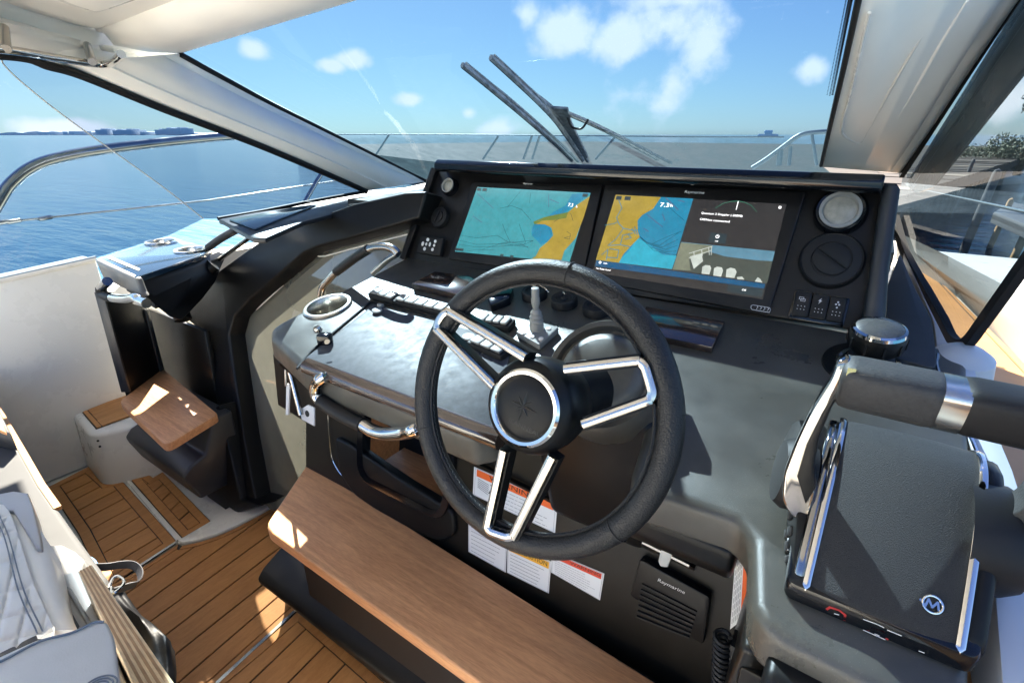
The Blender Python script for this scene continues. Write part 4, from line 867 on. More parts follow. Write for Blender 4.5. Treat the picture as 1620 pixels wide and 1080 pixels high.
# supporting stay by the door
sy = thing('gas_stay', 'bright steel gas stay with pierced white bracket below the dash corner', 'stay', P(470, 660, FACE))
tube('rod', PP([(459, 588), (464, 606), (476, 656)], FACE, .06), .0075, 'steel', sy, smooth=0)
tube('rod_end', PP([(452, 582), (453, 610)], FACE, .05), .004, 'chrome', sy, smooth=0)
pslab('bracket', [(474, 648), (487, 640), (497, 645), (497, 674), (477, 663)], FACE, .055, .004, 'white_paint', sy, b=.001)
lathe('bracket_hole', P(486, 654, FACE, .0555), FACE[0], [(0, .001), (.009, .0005), (.009, 0)], 'caulk', sy, n=14)
pslab('strip', [(453, 606), (458, 610), (456, 656), (452, 656)], FACE, .05, .004, 'white_paint', sy)
# right-hand trim: dark upright and sill
slab('end_post', [PP([(1398, 285)], PANEL, .03)[0], PP([(1427, 288)], PANEL, .03)[0], PP([(1408, 420)], PANEL, .03)[0], PP([(1400, 535)], PANEL, .03)[0], PP([(1362, 526)], PANEL, .03)[0]], PANEL[0] * -.09, 'moulding_dark', hc, b=.012, seg=4)
pslab('side_moulding', [(1424, 400), (1446, 452), (1474, 505), (1480, 550), (1482, 585), (1400, 560), (1404, 450)], DASH, .012, .1, 'moulding_dark', hc, r=.02, b=.014, seg=4)
pslab('side_sill', [(1430, 400), (1462, 470), (1497, 540), (1515, 556), (1535, 562), (1562, 650), (1602, 745), (1650, 900), (1720, 1100), (1588, 1100), (1560, 760), (1488, 590), (1484, 560), (1478, 510)], DASH, -.004, .1, 'side_grey', hc, b=.01, seg=3)
lathe('sill_dome', P(1515, 588, DASH, -.035), DASH[0], [(.045, 0), (.04, .03), (.025, .042), (0, .046)], 'side_grey', hc, n=24)
bm = bmesh.new(); sweep(bm, cat(PP([(1484, 560), (1486, 590), (1540, 700), (1558, 760)], DASH, .006), 4), circ(.0025, 6)); mk('sill_bead', bm, 'chrome', hc)
# ---------------------------------------------------------------- instrument panel and visor
ip = thing('instrument_panel', 'dark leaning instrument panel under a glossy black visor', 'panel', V((-.5, 1.03, .975)))
bm = bmesh.new(); prism(bm, PP([(692, 262), (641, 411), (1337, 519), (1396, 530), (1422, 288)], PANEL), PANEL[0] * -.06); bev(bm, .006, 2); mk('panel_face', bm, 'panel_black', ip)
bm = bmesh.new(); sweep(bm, PP([(688, 268), (665, 335), (638, 411)], PANEL, .004), [(-.012, -.01), (.010, -.012), (.013, .004), (.0, .012), (-.012, .008)], up=PANEL[0]); mk('edge_roll', bm, 'satin_black', ip, sm=60)
vx0, vx1 = P(689, 262, PL('y', 1.10)).x, P(1402, 275, PL('y', 1.10)).x
prof = [(1.10, 1.206), (1.092, 1.212), (1.092, 1.228), (1.105, 1.238), (1.30, 1.200), (1.30, 1.185), (1.165, 1.205)]
bm = bmesh.new(); vs0 = [V((vx0, y, z - .0)) for y, z in prof]; prism(bm, vs0, V((vx1 - vx0, 0, 0))); bev(bm, .004, 3, 30); mk('visor', bm, 'gloss_black', ip, sm=50)
for px_ in (1098, 1140, 1226):
    a = P(px_, 284, PANEL); bm = bmesh.new(); box(bm, a + V((0, -.004, .0)), (.009, .012, .022)); bev(bm, .002); mk('visor_clip', bm, 'silver_plastic', ip)
# ---------------------------------------------------------------- displays
def display(label, case, scr, loc):
    t = thing('chart_display', label, 'display', P(*loc, PANEL), 'chart displays on the panel')
    pslab('case', case, PANEL, .010, .012, 'panel_black', t, r=.006, b=.003)
    return t
a1_ = lambda p: zc(640, 240, 4.909, p); a2_ = lambda p: zc(900, 260, 4.05, p)
O = .0104
d1 = display('chart display showing mostly turquoise sea with a yellow coast', [(747, 287), (953, 292), (921, 441), (708, 409)], None, (820, 420))
s1_ = psheet('screen', a1_([(565, 275), (1445, 320), (1280, 862), (390, 775)]), PANEL, O, 'screen_sea', d1)
psheet('deep_water', a1_([(1100, 560), (1010, 560), (985, 600), (990, 650), (1030, 690), (1060, 725), (1110, 700), (1150, 655), (1140, 600)]), PANEL, O + .0003, 'screen_deep', s1_)
psheet('deep_water', a1_([(1445, 320), (1400, 318), (1300, 330), (1250, 420), (1150, 470), (1100, 520), (1200, 500), (1300, 440)]), PANEL, O + .0003, 'screen_deep', s1_)
psheet('marsh', a1_([(1010, 565), (1000, 545), (1080, 510), (1170, 490), (1270, 470), (1260, 515), (1160, 545), (1070, 545)]), PANEL, O + .0006, 'screen_marsh', s1_)
psheet('land', a1_([(1440, 345), (1330, 420), (1270, 470), (1255, 515), (1170, 530), (1070, 535), (1020, 562), (1090, 565), (1140, 590), (1155, 650), (1110, 700), (1050, 750), (1020, 810), (985, 832), (1215, 853), (1240, 770), (1330, 670), (1395, 500)]), PANEL, O + .0008, 'screen_land', s1_)
pstrokes('contour', [a1_(q) for q in [[(440, 650), (560, 670), (720, 650), (800, 700), (900, 715), (960, 745)], [(430, 690), (560, 720), (760, 715), (960, 740)], [(420, 720), (560, 740), (740, 735), (930, 720), (1000, 690)], [(760, 560), (790, 640), (820, 700)], [(890, 560), (910, 620), (940, 700), (930, 720)], [(740, 440), (830, 420), (910, 450), (980, 530)], [(900, 310), (840, 380), (800, 430)], [(980, 320), (970, 400)], [(600, 760), (760, 710), (1000, 690)], [(1260, 620), (1290, 640), (1280, 680), (1240, 670), (1290, 655)], [(440, 780), (560, 760), (700, 765)], [(1200, 520), (1160, 545)], [(1290, 480), (1310, 540)]]], PANEL, O + .0011, .0009, 'screen_line', s1_)
pstrokes('current_marks', [a1_(q) for q in [[(560, 320), (690, 440)], [(530, 500), (600, 550)], [(1130, 370), (1200, 400)], [(1120, 330), (1120, 430)]]], PANEL, O + .0011, .0016, 'screen_purple', s1_)
for q in ([(565, 280), (595, 282), (592, 305), (560, 303)], [(607, 283), (640, 285), (636, 308), (603, 306)], [(1385, 325), (1425, 328), (1418, 352), (1380, 350)], [(395, 747), (460, 752), (455, 772), (390, 768)], [(745, 793), (770, 795), (765, 822), (740, 820)], [(822, 802), (848, 805), (842, 832), (816, 830)]):
    psheet('soft_key', a1_(q), PANEL, O + .0012, 'screen_ui', s1_)
text('readout', '7.3', P(*a1_([(1268, 425)])[0], PANEL, O + .0016), X, PUP, .008, 'screen_text', s1_); text('readout', 'h', P(*a1_([(1330, 435)])[0], PANEL, O + .0016), X, PUP, .006, 'screen_text', s1_)
text('brand', 'Raymarine', P(*a1_([(922, 253)])[0], PANEL, O + .0006), X, PUP, .0042, 'white_paint', d1, width=.026, shear=.2)
d2 = display('chart display split between a yellow coast map, dark radar page and camera view', [(958, 290), (1276, 303), (1216, 498), (922, 441)], None, (1080, 465))
s2_ = psheet('screen', a2_([(300, 195), (1395, 255), (1242, 865), (150, 690)]), PANEL, O, 'screen_dark', d2)
psheet('chart', a2_([(300, 195), (797, 220), (660, 672), (172, 612)]), PANEL, O + .0004, 'screen_deep', s2_)
psheet('shoal_water', a2_([(440, 470), (520, 520), (600, 580), (690, 585), (660, 672), (300, 628), (380, 560)]), PANEL, O + .0006, 'screen_bright', s2_)
psheet('land', a2_([(300, 195), (590, 210), (540, 285), (470, 325), (440, 360), (442, 430), (455, 465), (400, 520), (350, 575), (320, 630), (172, 612)]), PANEL, O + .0008, 'screen_land', s2_)
pstrokes('channel', [a2_(q) for q in [[(320, 230), (340, 280), (305, 340), (320, 380), (350, 410), (420, 425), (445, 420)], [(230, 390), (290, 380), (310, 370)], [(350, 410), (300, 480), (250, 520)], [(260, 520), (330, 515), (400, 530)], [(330, 515), (345, 455), (410, 440)], [(250, 550), (240, 610)], [(260, 540), (320, 550), (310, 600), (240, 595)], [(210, 580), (250, 545)], [(360, 480), (400, 470), (380, 450)], [(420, 400), (440, 450)], [(405, 410), (425, 445)]]], PANEL, O + .0011, .0016, 'screen_deep', s2_)
pstrokes('contour', [a2_(q) for q in [[(450, 460), (500, 500), (580, 520), (700, 440)], [(450, 460), (510, 510), (600, 530), (700, 480)], [(455, 465), (520, 530), (620, 560), (690, 555)], [(455, 465), (540, 550), (640, 575), (690, 580)], [(530, 510), (640, 460), (720, 430)], [(620, 250), (680, 310), (740, 360)], [(540, 520), (620, 545), (695, 520)]]], PANEL, O + .0011, .0008, 'screen_line', s2_)
pstrokes('current_marks', [a2_(q) for q in [[(500, 320), (560, 370), (600, 400)], [(480, 410), (510, 430)], [(600, 320), (615, 360)], [(620, 215), (700, 290)], [(700, 230), (740, 240)]]], PANEL, O + .0011, .002, 'screen_purple', s2_)
psheet('camera_view', a2_([(720, 497), (1320, 557), (1270, 762), (664, 674)]), PANEL, O + .0004, 'camera_murk', s2_)
psheet('camera_sky', a2_([(720, 497), (1320, 557), (1305, 620), (1200, 615), (1000, 590), (900, 560), (760, 590), (695, 585)]), PANEL, O + .0006, 'camera_sky', s2_)
psheet('camera_deck', a2_([(718, 500), (920, 520), (900, 560), (770, 610), (780, 680), (664, 674)]), PANEL, O + .0007, 'camera_deck', s2_)
for q in ([(855, 655), (875, 645), (905, 648), (912, 665), (900, 705), (850, 700)], [(930, 665), (950, 655), (980, 660), (988, 680), (975, 720), (925, 712)], [(1010, 672), (1035, 662), (1065, 668), (1075, 690), (1060, 728), (1005, 722)], [(1075, 722), (1110, 718), (1125, 738), (1080, 736)], [(1190, 750), (1210, 722), (1228, 735), (1240, 758)], [(775, 590), (850, 570), (860, 620), (800, 670)]):
    psheet('camera_shape', a2_(q), PANEL, O + .0009, 'camera_white', s2_)
pstrokes('camera_rail', [a2_(q) for q in [[(770, 570), (920, 525)], [(770, 600), (915, 550)], [(800, 560), (805, 600)], [(850, 545), (855, 585)], [(895, 530), (900, 580)], [(915, 525), (912, 580)]]], PANEL, O + .0009, .0014, 'camera_white', s2_)
psheet('title_bar', a2_([(177, 612), (1258, 766), (1250, 796), (167, 652)]), PANEL, O + .0012, 'screen_bar', s2_)
psheet('soft_key', a2_([(905, 437), (1015, 445), (1003, 510), (893, 500)]), PANEL, O + .0008, 'screen_ui', s2_)
psheet('soft_key', a2_([(1022, 768), (1245, 800), (1236, 850), (1012, 815)]), PANEL, O + .0008, 'screen_ui', s2_)
for q in ([(305, 202), (340, 204), (335, 228), (300, 226)], [(360, 205), (398, 207), (393, 231), (355, 229)]): psheet('soft_key', a2_(q), PANEL, O + .0012, 'screen_ui', s2_)
pstrokes('radar_arc', [a2_([(940, 280), (990, 250), (1040, 238), (1085, 235), (1130, 245), (1170, 265), (1205, 305)])], PANEL, O + .0008, .0011, 'screen_green', s2_)
pstrokes('radar_needle', [a2_([(1085, 238), (1072, 290)])], PANEL, O + .0008, .0011, 'screen_text', s2_)
def ptext(nm, s, px, zoom, h, w, m, parent, off=O + .0016, shear=0): return text(nm, s, P(*zoom([px])[0], PANEL, off), X, PUP, h, m, parent, width=w, shear=shear)
ptext('caption', 'Quantum 2 Doppler (-20898)', (848, 317), a2_, .0040, .079, 'screen_text', s2_); ptext('caption', 'Off/Not connected', (838, 357), a2_, .0042, .058, 'screen_text', s2_)
ptext('readout', '7.3', (583, 270), a2_, .0085, .019, 'screen_text', s2_); ptext('readout', 'h', (648, 272), a2_, .006, .005, 'screen_text', s2_)
ptext('brand', 'Raymarine', (740, 183), a2_, .0056, .040, 'white_paint', d2, O + .0004, .2)
ptext('caption', 'Info', (222, 637), a2_, .0034, .009, 'screen_text', s2_); ptext('caption', 'No Radar found', (175, 670), a2_, .0036, .034, 'screen_text', s2_)
ptext('caption', 'Off', (1108, 808), a2_, .0034, .0075, 'screen_text', s2_); ptext('caption', 'Off', (935, 495), a2_, .0024, .006, 'screen_text', s2_)
def ring_stroke(pts): return pts
c0 = P(*a2_([(952, 462)])[0], PANEL, O + .0014); bm = bmesh.new()
stroke(bm, [c0 + X * (.0032 * math.sin(a)) + PUP * (.0032 * math.cos(a)) for a in [R(35 + 29 * i) for i in range(11)]], .0008, PANEL[0]); stroke(bm, [c0, c0 + PUP * .004], .0008, PANEL[0]); mk('power_icon', bm, 'screen_text', s2_, sm=0)
psheet('menu_icon', a2_([(1346, 268), (1362, 269), (1359, 284), (1343, 283)]), PANEL, O + .0012, 'screen_text', s2_)
lathe('info_icon', P(*a2_([(200, 628)])[0], PANEL, O + .0013), PANEL[0], [(0, .0002), (.0028, .0002)], 'screen_text', s2_, n=14)
pw_ = PP(zc(900, 260, 4.05, [(1168, 905), (1180, 900), (1285, 918), (1293, 930), (1285, 948), (1175, 930), (1166, 920)]), PANEL, O + .0003); bm = bmesh.new(); stroke(bm, pw_ + [pw_[0]], .0009, PANEL[0])
for i in range(4):
    c = P(*zc(900, 260, 4.05, [(1207 + 23 * i, 916 + 3.6 * i)])[0], PANEL, O + .0003); stroke(bm, [c - X * .001 + PUP * .003, c + X * .0012, c - X * .001 - PUP * .003], .0008, PANEL[0])
mk('power_slider', bm, 'silver_ink', d2, sm=0)
# ---------------------------------------------------------------- lamps, air vents, keypad, rockers
pn = PANEL[0]
def mm(px, py, dx): return (P(px + dx, py, PANEL) - P(px, py, PANEL)).length
for (x, y, r, lb) in ((714, 297, .021, 'smaller round white lamp at the visor end beside the turquoise chart'), (1329, 337, .036, 'larger round white lamp with chrome bezel above the big vent')):
    c = P(x, y, PANEL); t = thing('round_lamp', lb, 'lamp', c, 'round lamps on the panel')
    bm = bmesh.new(); lathe_bm(bm, c, pn, [(r * 1.2, 0), (r * 1.18, .010), (r * 1.05, .017), (r * .93, .016), (r * .9, .008)], 40); mk('bezel', bm, 'gloss_black', t)
    bm = bmesh.new(); lathe_bm(bm, c, pn, [(r * .95, .008), (r * .92, .019), (r * .78, .019), (r * .72, .012)], 40); mk('trim_ring', bm, 'silver_plastic', t)
    bm = bmesh.new(); lathe_bm(bm, c, pn, [(r * .78, .011), (r * .6, .0135), (r * .3, .015), (0, .0155)], 32); mk('lens', bm, 'lamp_lens', t)
for (x, y, r, lb, a0) in ((698, 345, .030, 'smaller round air vent above the keypad', 75), (1315, 413, .052, 'large round air vent above the three rocker switches', -32)):
    c = P(x, y, PANEL); t = thing('air_vent', lb, 'air vent', c, 'round air vents on the panel')
    bm = bmesh.new(); lathe_bm(bm, c, pn, [(r, 0), (r, .006), (r * .93, .0115), (r * .9, .0105), (r * .885, .0118), (r * .62, .014), (r * .6, .0125), (0, .0125)], 48); mk('vent_ring', bm, 'rubber', t)
    ux = X * math.cos(R(a0)) + PUP * math.sin(R(a0)); uy = pn.cross(ux)
    for s in (-1, 1):
        q = [c + pn * .012 + ux * (r * .58 * math.cos(a)) + uy * s * (r * .03 + r * .50 * math.sin(a)) for a in [math.pi * i / 12 for i in range(13)]]
        bm = bmesh.new(); prism(bm, q, pn * .0045); bev(bm, .0015, 2, 50); mk('flap', bm, 'rubber', t)
kp = thing('keypad', 'small black keypad with white arrow keys under the smaller vent', 'keypad', P(677, 388, PANEL))
pslab('body', zc(640, 240, 4.909, [(125, 650), (300, 672), (270, 808), (90, 780)]), PANEL, .016, .018, 'rubber', kp, r=.004, b=.003)
for (x, y, w, h) in [(182, 684, 40, 30), (143, 715, 34, 40), (170, 718, 24, 28), (198, 720, 26, 38), (157, 755, 36, 32), (240, 697, 34, 28), (231, 728, 26, 24), (218, 760, 34, 28)]:
    c = P(*zc(640, 240, 4.909, [(x, y)])[0], PANEL, .0165); sx = w / 4.909 * .00125 * .5; sy_ = h / 4.909 * .0016 * .5
    bm = bmesh.new(); prism(bm, [c + X * sx * a + PUP * sy_ * b for a, b in circ(1, 10)], pn * .0015); mk('key', bm, 'white_paint', kp)
rk = [('pump symbol nearest the screen', 1270, 481), ('lightning symbol in the middle', 1299, 486), ('propeller symbol at the outer end', 1327, 491)]
pslab('rocker_frame', zc(1180, 270, 4.153, [(325, 775), (690, 838), (640, 1030), (270, 965)]), PANEL, .003, .004, 'gloss_black', ip, r=.006, b=.002)
z4_ = lambda p: zc(1180, 270, 4.153, p)
for i, (lb, x, y) in enumerate(rk):
    t = thing('rocker_switch', 'black rocker switch with white ' + lb, 'switch', P(x, y, PANEL), 'rocker switches under the large vent')
    q = z4_([(330 + i * 115, 785 + i * 20), (440 + i * 115, 800 + i * 20), (408 + i * 113, 965 + i * 18), (295 + i * 113, 948 + i * 18)])
    pslab('rocker', q, PANEL, .011, .010, 'rubber', t, r=.004, b=.003)
    c = P(*z4_([(362 + i * 115, 895 + i * 20)])[0], PANEL, .0114)
    bm = bmesh.new()
    for r_ in (0, 1):
        for k in range(3):
            d = c + X * (-.0055 + k * .0055) + PUP * (-.004 + r_ * .006); sheet(bm, [d + X * .0009 * a + PUP * .0009 * b for a, b in circ(1, 6)])
    mk('dots', bm, 'silver_ink', t, sm=0)
    s = P(*z4_([(372 + i * 116, 838 + i * 18)])[0], PANEL, .0114); bm = bmesh.new()
    if i == 0:
        for o_ in (V((0, 0, 0)), X * .003 - PUP * .003): 
            q = [s + o_ + X * a + PUP * b for a, b in ((-.005, .002), (.002, .002), (.002, -.002), (-.005, -.002))]; stroke(bm, q + [q[0]], .0008, pn)
    elif i == 1: sheet(bm, [s + X * a + PUP * b for a, b in ((.002, .006), (-.003, -.0005), (-.0003, -.0005), (-.002, -.006), (.003, .001), (.0004, .001))])
    else:
        for k in range(3):
            a = R(90 + 120 * k); cc = s + X * .0028 * math.cos(a) + PUP * .0028 * math.sin(a); sheet(bm, [cc + X * .0017 * u + PUP * .0017 * v for u, v in circ(1, 8)])
        sheet(bm, [s - PUP * .007 + X * .0016 * u + PUP * .0016 * v for u, v in circ(1, 8)])
    mk('symbol', bm, 'silver_ink', t, sm=0)
dn_ = DASH[0]
# ---------------------------------------------------------------- things on the dash
c = P(519, 485, DASH); t = thing('cup_holder', 'steel cup holder sunk in the black dash by the door handrail', 'cup holder', c, 'cup holders in the dash')
bm = bmesh.new(); lathe_bm(bm, c, dn_, [(.060, 0), (.060, .003), (.057, .006), (.050, .006), (.047, .002), (.046, -.02), (.044, -.062), (0, -.062)], 48); mk('cup', bm, 'steel_brushed', t, sm=40)
c = P(795, 570, DASH); t = thing('cup_holder', 'golden-looking steel cup holder glimpsed through the upper wheel spoke', 'cup holder', c, 'cup holders in the dash')
bm = bmesh.new(); lathe_bm(bm, c, dn_, [(.050, 0), (.050, .004), (.046, .006), (.042, .004), (.040, -.02), (.038, -.06), (0, -.06)], 40); mk('cup', bm, 'steel_brushed', t)
h3 = thing('curved_handrail', 'curved steel handrail with leather sleeve between dash and smoked door', 'handrail', P(515, 465, DASH))
HD3 = PL('y', .86)
tube('bar', PP([(507, 468), (510, 455), (519, 444), (532, 430), (560, 409), (584, 394), (606, 390), (622, 394), (630, 402)], HD3), .010, 'steel', h3)
tube('sleeve', PP([(532, 430), (560, 409), (583, 394)], HD3), .0125, 'leather', h3)
tube('brace', PP([(590, 432), (612, 412), (628, 402)], HD3, -.02), .008, 'steel', h3)
tl = thing('chart_tray', 'clear smudged acrylic lid over a shallow tray in the dash, bronze rolled front', 'tray lid', P(600, 560, DASH))
tr_ = [(588, 480), (608, 486), (812, 536), (772, 690), (655, 650), (476, 571), (490, 558)]
pslab('lid', [(590, 482), (812, 538), (776, 688), (655, 648), (480, 568)], DASH, .005, .005, 'smudged_acrylic', tl, r=.015, b=.0015)
bm = bmesh.new()
e0, e1 = P(482, 576, DASH, .004), P(790, 694, DASH, .004)
sweep(bm, [e0, e1], [(-.012, -.02), (.004, -.022), (.012, -.012), (.012, .0), (.004, .008), (-.012, .008)], up=dn_); mk('rolled_front', bm, 'bronze_acrylic', tl, sm=70)
bm = bmesh.new(); sweep(bm, PP([(470, 583), (492, 556), (586, 478), (612, 482), (700, 503)], DASH, .002), circ(.003, 8)); mk('gasket', bm, 'rubber', tl)
fp = thing('finger_pull', 'small pale oval finger tab on the tray lid', 'pull tab', P(598, 491, DASH))
c = P(597, 492, DASH, .008); slab('tab', [c + (X * math.cos(a) * .014 + DUP * math.sin(a) * .011) for a in [i * math.pi / 8 for i in range(16)]], dn_ * .004, 'silver_plastic', fp, b=.001)
bm = bmesh.new(); box(bm, P(602, 483, DASH, .008), (.016, .010, .008)); bev(bm, .002); mk('hinge', bm, 'silver_plastic', fp)
fp = thing('finger_pull', 'pale oval finger tab seen through the upper wheel spoke', 'pull tab', P(742, 533, DASH))
c = P(742, 534, DASH, .008); slab('tab', [c + (X * math.cos(a) * .015 + DUP * math.sin(a) * .012) for a in [i * math.pi / 8 for i in range(16)]], dn_ * .004, 'silver_plastic', fp, b=.001)
ht = thing('lid_latch', 'glossy black latch knob at the corner of the tray lid', 'latch', P(512, 535, DASH))
bm = bmesh.new(); box(bm, P(514, 536, DASH, .014), (.03, .022, .026), Matrix.Rotation(.5, 3, 'Z')); bev(bm, .005, 2); mk('body', bm, 'gloss_black', ht)
lathe('knob', P(504, 524, DASH, .02), dn_, [(.009, 0), (.010, .004), (.008, .010), (0, .011)], 'chrome', ht, n=16); lathe('screw', P(518, 541, DASH, .028), V((.3, -.6, .7)), [(.006, 0), (.006, .002), (0, .002)], 'steel', ht, n=10)
def keyrow(label, p0, p1, n, group):
    t = thing('switch_row', label, 'switch panel', P(*p0, DASH), group)
    a, b = P(*p0, DASH), P(*p1, DASH); d = (b - a); L = d.length; d.normalize(); u = dn_.cross(d)
    bm = bmesh.new(); prism(bm, rnd([a - u * .017 - d * .006, b - u * .017 + d * .006, b + u * .017 + d * .006, a + u * .017 - d * .006], .006), dn_ * .016); bev(bm, .003); mk('base', bm, 'rubber', t)
    for i in range(n):
        s0, s1 = a + d * (L * i / n + .0015), a + d * (L * (i + 1) / n - .0015)
        bm = bmesh.new(); prism(bm, [s0 - u * .013 + dn_ * .016, s1 - u * .013 + dn_ * .016, s1 + u * .013 + dn_ * .016, s0 + u * .013 + dn_ * .016], dn_ * .005); bev(bm, .0015); mk('key', bm, 'silver_plastic', t)
G = 'rows of grey push switches on the dash'
keyrow('short row of three grey keys nearest the dash cup holder', (594, 469), (628, 479), 3, G)
keyrow('row of grey keys running from the three-key row to the wheel rim', (633, 480), (708, 498), 5, G)
keyrow('row of grey keys seen inside the wheel, by the small joystick', (762, 512), (808, 520), 4, G)
keyrow('row of keys hidden partly by the upper wheel spoke', (752, 546), (800, 566), 3, G)
def dashpod(label, px, h, m, top=None):
    return pslab('bow_display', px, DASH, h, h, m, None, b=.002, tag=(label, 'small display'), group='flat glossy readouts on the dash')
dashpod('glossy wedge readout with pinkish reflection near the keypad', [(651, 448), (688, 429), (742, 436), (758, 446), (728, 466)], .018, 'bronze_acrylic')
dashpod('low black readout behind the upper left rim of the wheel', [(770, 466), (800, 450), (812, 456), (806, 470), (776, 482)], .02, 'gloss_black')
rd = pslab('readout', [(1022, 484), (1147, 508), (1127, 549), (1046, 532), (1002, 520)], DASH, .014, .014, 'bronze_acrylic', None, b=.002, tag=('flat dark glossy readout under the right-hand chart display', 'small display'), group='flat glossy readouts on the dash')
lathe('sensor_spot', P(1062, 531, DASH, .0142), dn_, [(.004, 0), (.0035, .0006), (0, .0006)], 'silver_plastic', rd, n=12) if False else None
# ignition switches with key
for (x, y, lb) in ((846, 470, 'round black ignition switch holding the key, behind the joystick'), (893, 482, 'middle round black ignition switch with small wire loop'), (944, 494, 'round black ignition switch partly hidden by the wheel rim')):
    c = P(x, y, DASH); t = thing('ignition_switch', lb, 'ignition switch', c, 'round ignition switches on the dash')
    bm = bmesh.new(); lathe_bm(bm, c, dn_, [(.029, 0), (.029, .016), (.027, .019), (.020, .019), (.017, .016), (.008, .015), (.006, .019), (0, .019)], 32); mk('cap', bm, 'rubber', t)
    if x < 860:
        bm = bmesh.new(); prism(bm, rnd([c + dn_ * .015 - X * .004, c + dn_ * .015 + X * .004, c + dn_ * .045 + X * .010, c + dn_ * .045 - X * .010], .004), Y * .003); mk('key', bm, 'steel', t)
        k2 = thing('key_ring', 'wire key ring hanging from the ignition key', 'key ring', c + dn_ * .04)
        p = [c + dn_ * .04 + X * .004 + (X * math.cos(a) + PUP * math.sin(a)) * .010 + Y * .002 for a in [i * math.pi / 8 for i in range(16)]]; bm = bmesh.new(); sweep(bm, p, circ(.0011, 6), closed=True); mk('ring', bm, 'steel', k2)
        tube('cord', [c + dn_ * .035 + X * .01, c + dn_ * .028 + X * .03, c + dn_ * .022 + X * .045 - Y * .01], .0013, 'steel', k2, n=6)
        bm = bmesh.new(); prism(bm, [c + dn_ * .034 + X * .016, c + dn_ * .034 + X * .032, c + dn_ * .029 + X * .032, c + dn_ * .029 + X * .016], Y * .002); mk('tag', bm, 'steel', k2)
    elif x < 900:
        p = [c + dn_ * .019 + X * .004 * math.cos(a) + dn_ * (.012 * math.sin(a)) for a in [i * math.pi / 6 for i in range(7)]]; bm = bmesh.new(); sweep(bm, p, circ(.001, 6)); mk('wire_loop', bm, 'steel', t)
# trim-tab joystick
c = P(848, 524, DASH); jt = thing('joystick', 'small silver joystick with ribbed boot on a square pad', 'joystick', c)
ux = (P(882, 519, DASH) - P(820, 525, DASH)).normalized(); 
pslab('pad', [(816, 524), (846, 506), (884, 517), (853, 545)], DASH, .014, .014, 'silver_plastic', jt, r=.004, b=.003)
for x, y in ((829, 527), (842, 533), (856, 536), (868, 520)):
    lathe('pad_button', P(x, y, DASH, .014), dn_, [(.005, 0), (.005, .002), (0, .003)], 'gelcoat', jt, n=12)
ax = (V((0, -.10, 1))).normalized(); c = P(849, 521, DASH, .012)
lathe('boot', c, ax, [(.014, 0), (.0145, .010), (.013, .016), (.0145, .019), (.012, .024), (.0135, .028), (.0105, .033), (.011, .037), (.007, .044)], 'silver_plastic', jt, n=24)
lathe('stick', c, ax, [(.0065, .04), (.006, .048), (.0085, .056), (.0085, .066), (.0075, .070), (.0080, .084), (.0072, .088), (0, .089)], 'silver_plastic', jt, n=20)
# joystick helm control (round knob) at the starboard end
c = P(1374, 578, DASH); kb = thing('docking_joystick', 'stout black docking joystick with silver-topped knob beside the throttle', 'joystick', c)
lathe('base_ring', c, dn_, [(.047, -.002), (.047, .004), (.043, .008), (.038, .007), (.036, .002)], 'chrome', kb, n=40)
lathe('base_plate', P(1375, 580, DASH), dn_, [(.068, -.002), (.066, .003), (0, .0035)], 'satin_black', kb, n=40)
lathe('bellows', c, dn_, [(.034, 0), (.034, .006), (.030, .009), (.033, .013), (.028, .017), (.031, .021), (.026, .025), (.029, .029), (.024, .034)], 'rubber', kb, n=32)
lathe('knob', c, dn_, [(.022, .030), (.034, .034), (.0375, .040), (.0385, .060), (.036, .068)], 'satin_black', kb, n=40)
bm = bmesh.new()
for i in range(10):
    a = R(36 * i); d = (X * math.cos(a) + dn_.cross(X) * math.sin(a)); p = c + d * .0385 + dn_ * .05; box(bm, p, (.003, .003, .018), Matrix((d, dn_.cross(d), dn_)).transposed())
mk('knob_groove', bm, 'rubber', kb, sm=0, kind='stuff')
mat('cap_grey', (.075, .075, .073), .3, rvar=(20, .08))
lathe('cap_ring', c, dn_, [(.037, .066), (.036, .071), (.032, .073)], 'chrome', kb, n=40); lathe('cap', c, dn_, [(.033, .072), (.025, .0765), (.012, .079), (0, .0798)], 'cap_grey', kb, n=32)
# ---------------------------------------------------------------- steering wheel
WC = V((-.301, .491, .976)); WN = V((.035, -.947, .318)).normalized()
wx = (X - WN * X.dot(WN)).normalized(); wy = WN.cross(wx)
WPL = (WN, WN.dot(WC))
wh = thing('steering_wheel', 'black leather three-spoke steering wheel with polished spoke frames', 'steering wheel', WC)
RM = .1745
def wp(a, r, h=0): return WC + (wx * math.cos(a) + wy * math.sin(a)) * r + WN * h
path = [wp(2 * math.pi * i / 96, RM) for i in range(96)]
bm = bmesh.new()
rings = []
for i, p in enumerate(path):
    a = 2 * math.pi * i / 96; rd_ = (wx * math.cos(a) + wy * math.sin(a)); ring = []
    for j in range(20):
        b = 2 * math.pi * j / 20; u, v = .0155 * math.cos(b), .0155 * math.sin(b)
        if u < 0: u *= 1.08
        if v < 0: v *= 1.1
        ring.append(bm.verts.new(p + rd_ * u + WN * v))
    rings.append(ring)
for i in range(96):
    for j in range(20): bm.faces.new((rings[i][j], rings[i][(j + 1) % 20], rings[(i + 1) % 96][(j + 1) % 20], rings[(i + 1) % 96][j]))
mk('rim', bm, 'leather', wh)
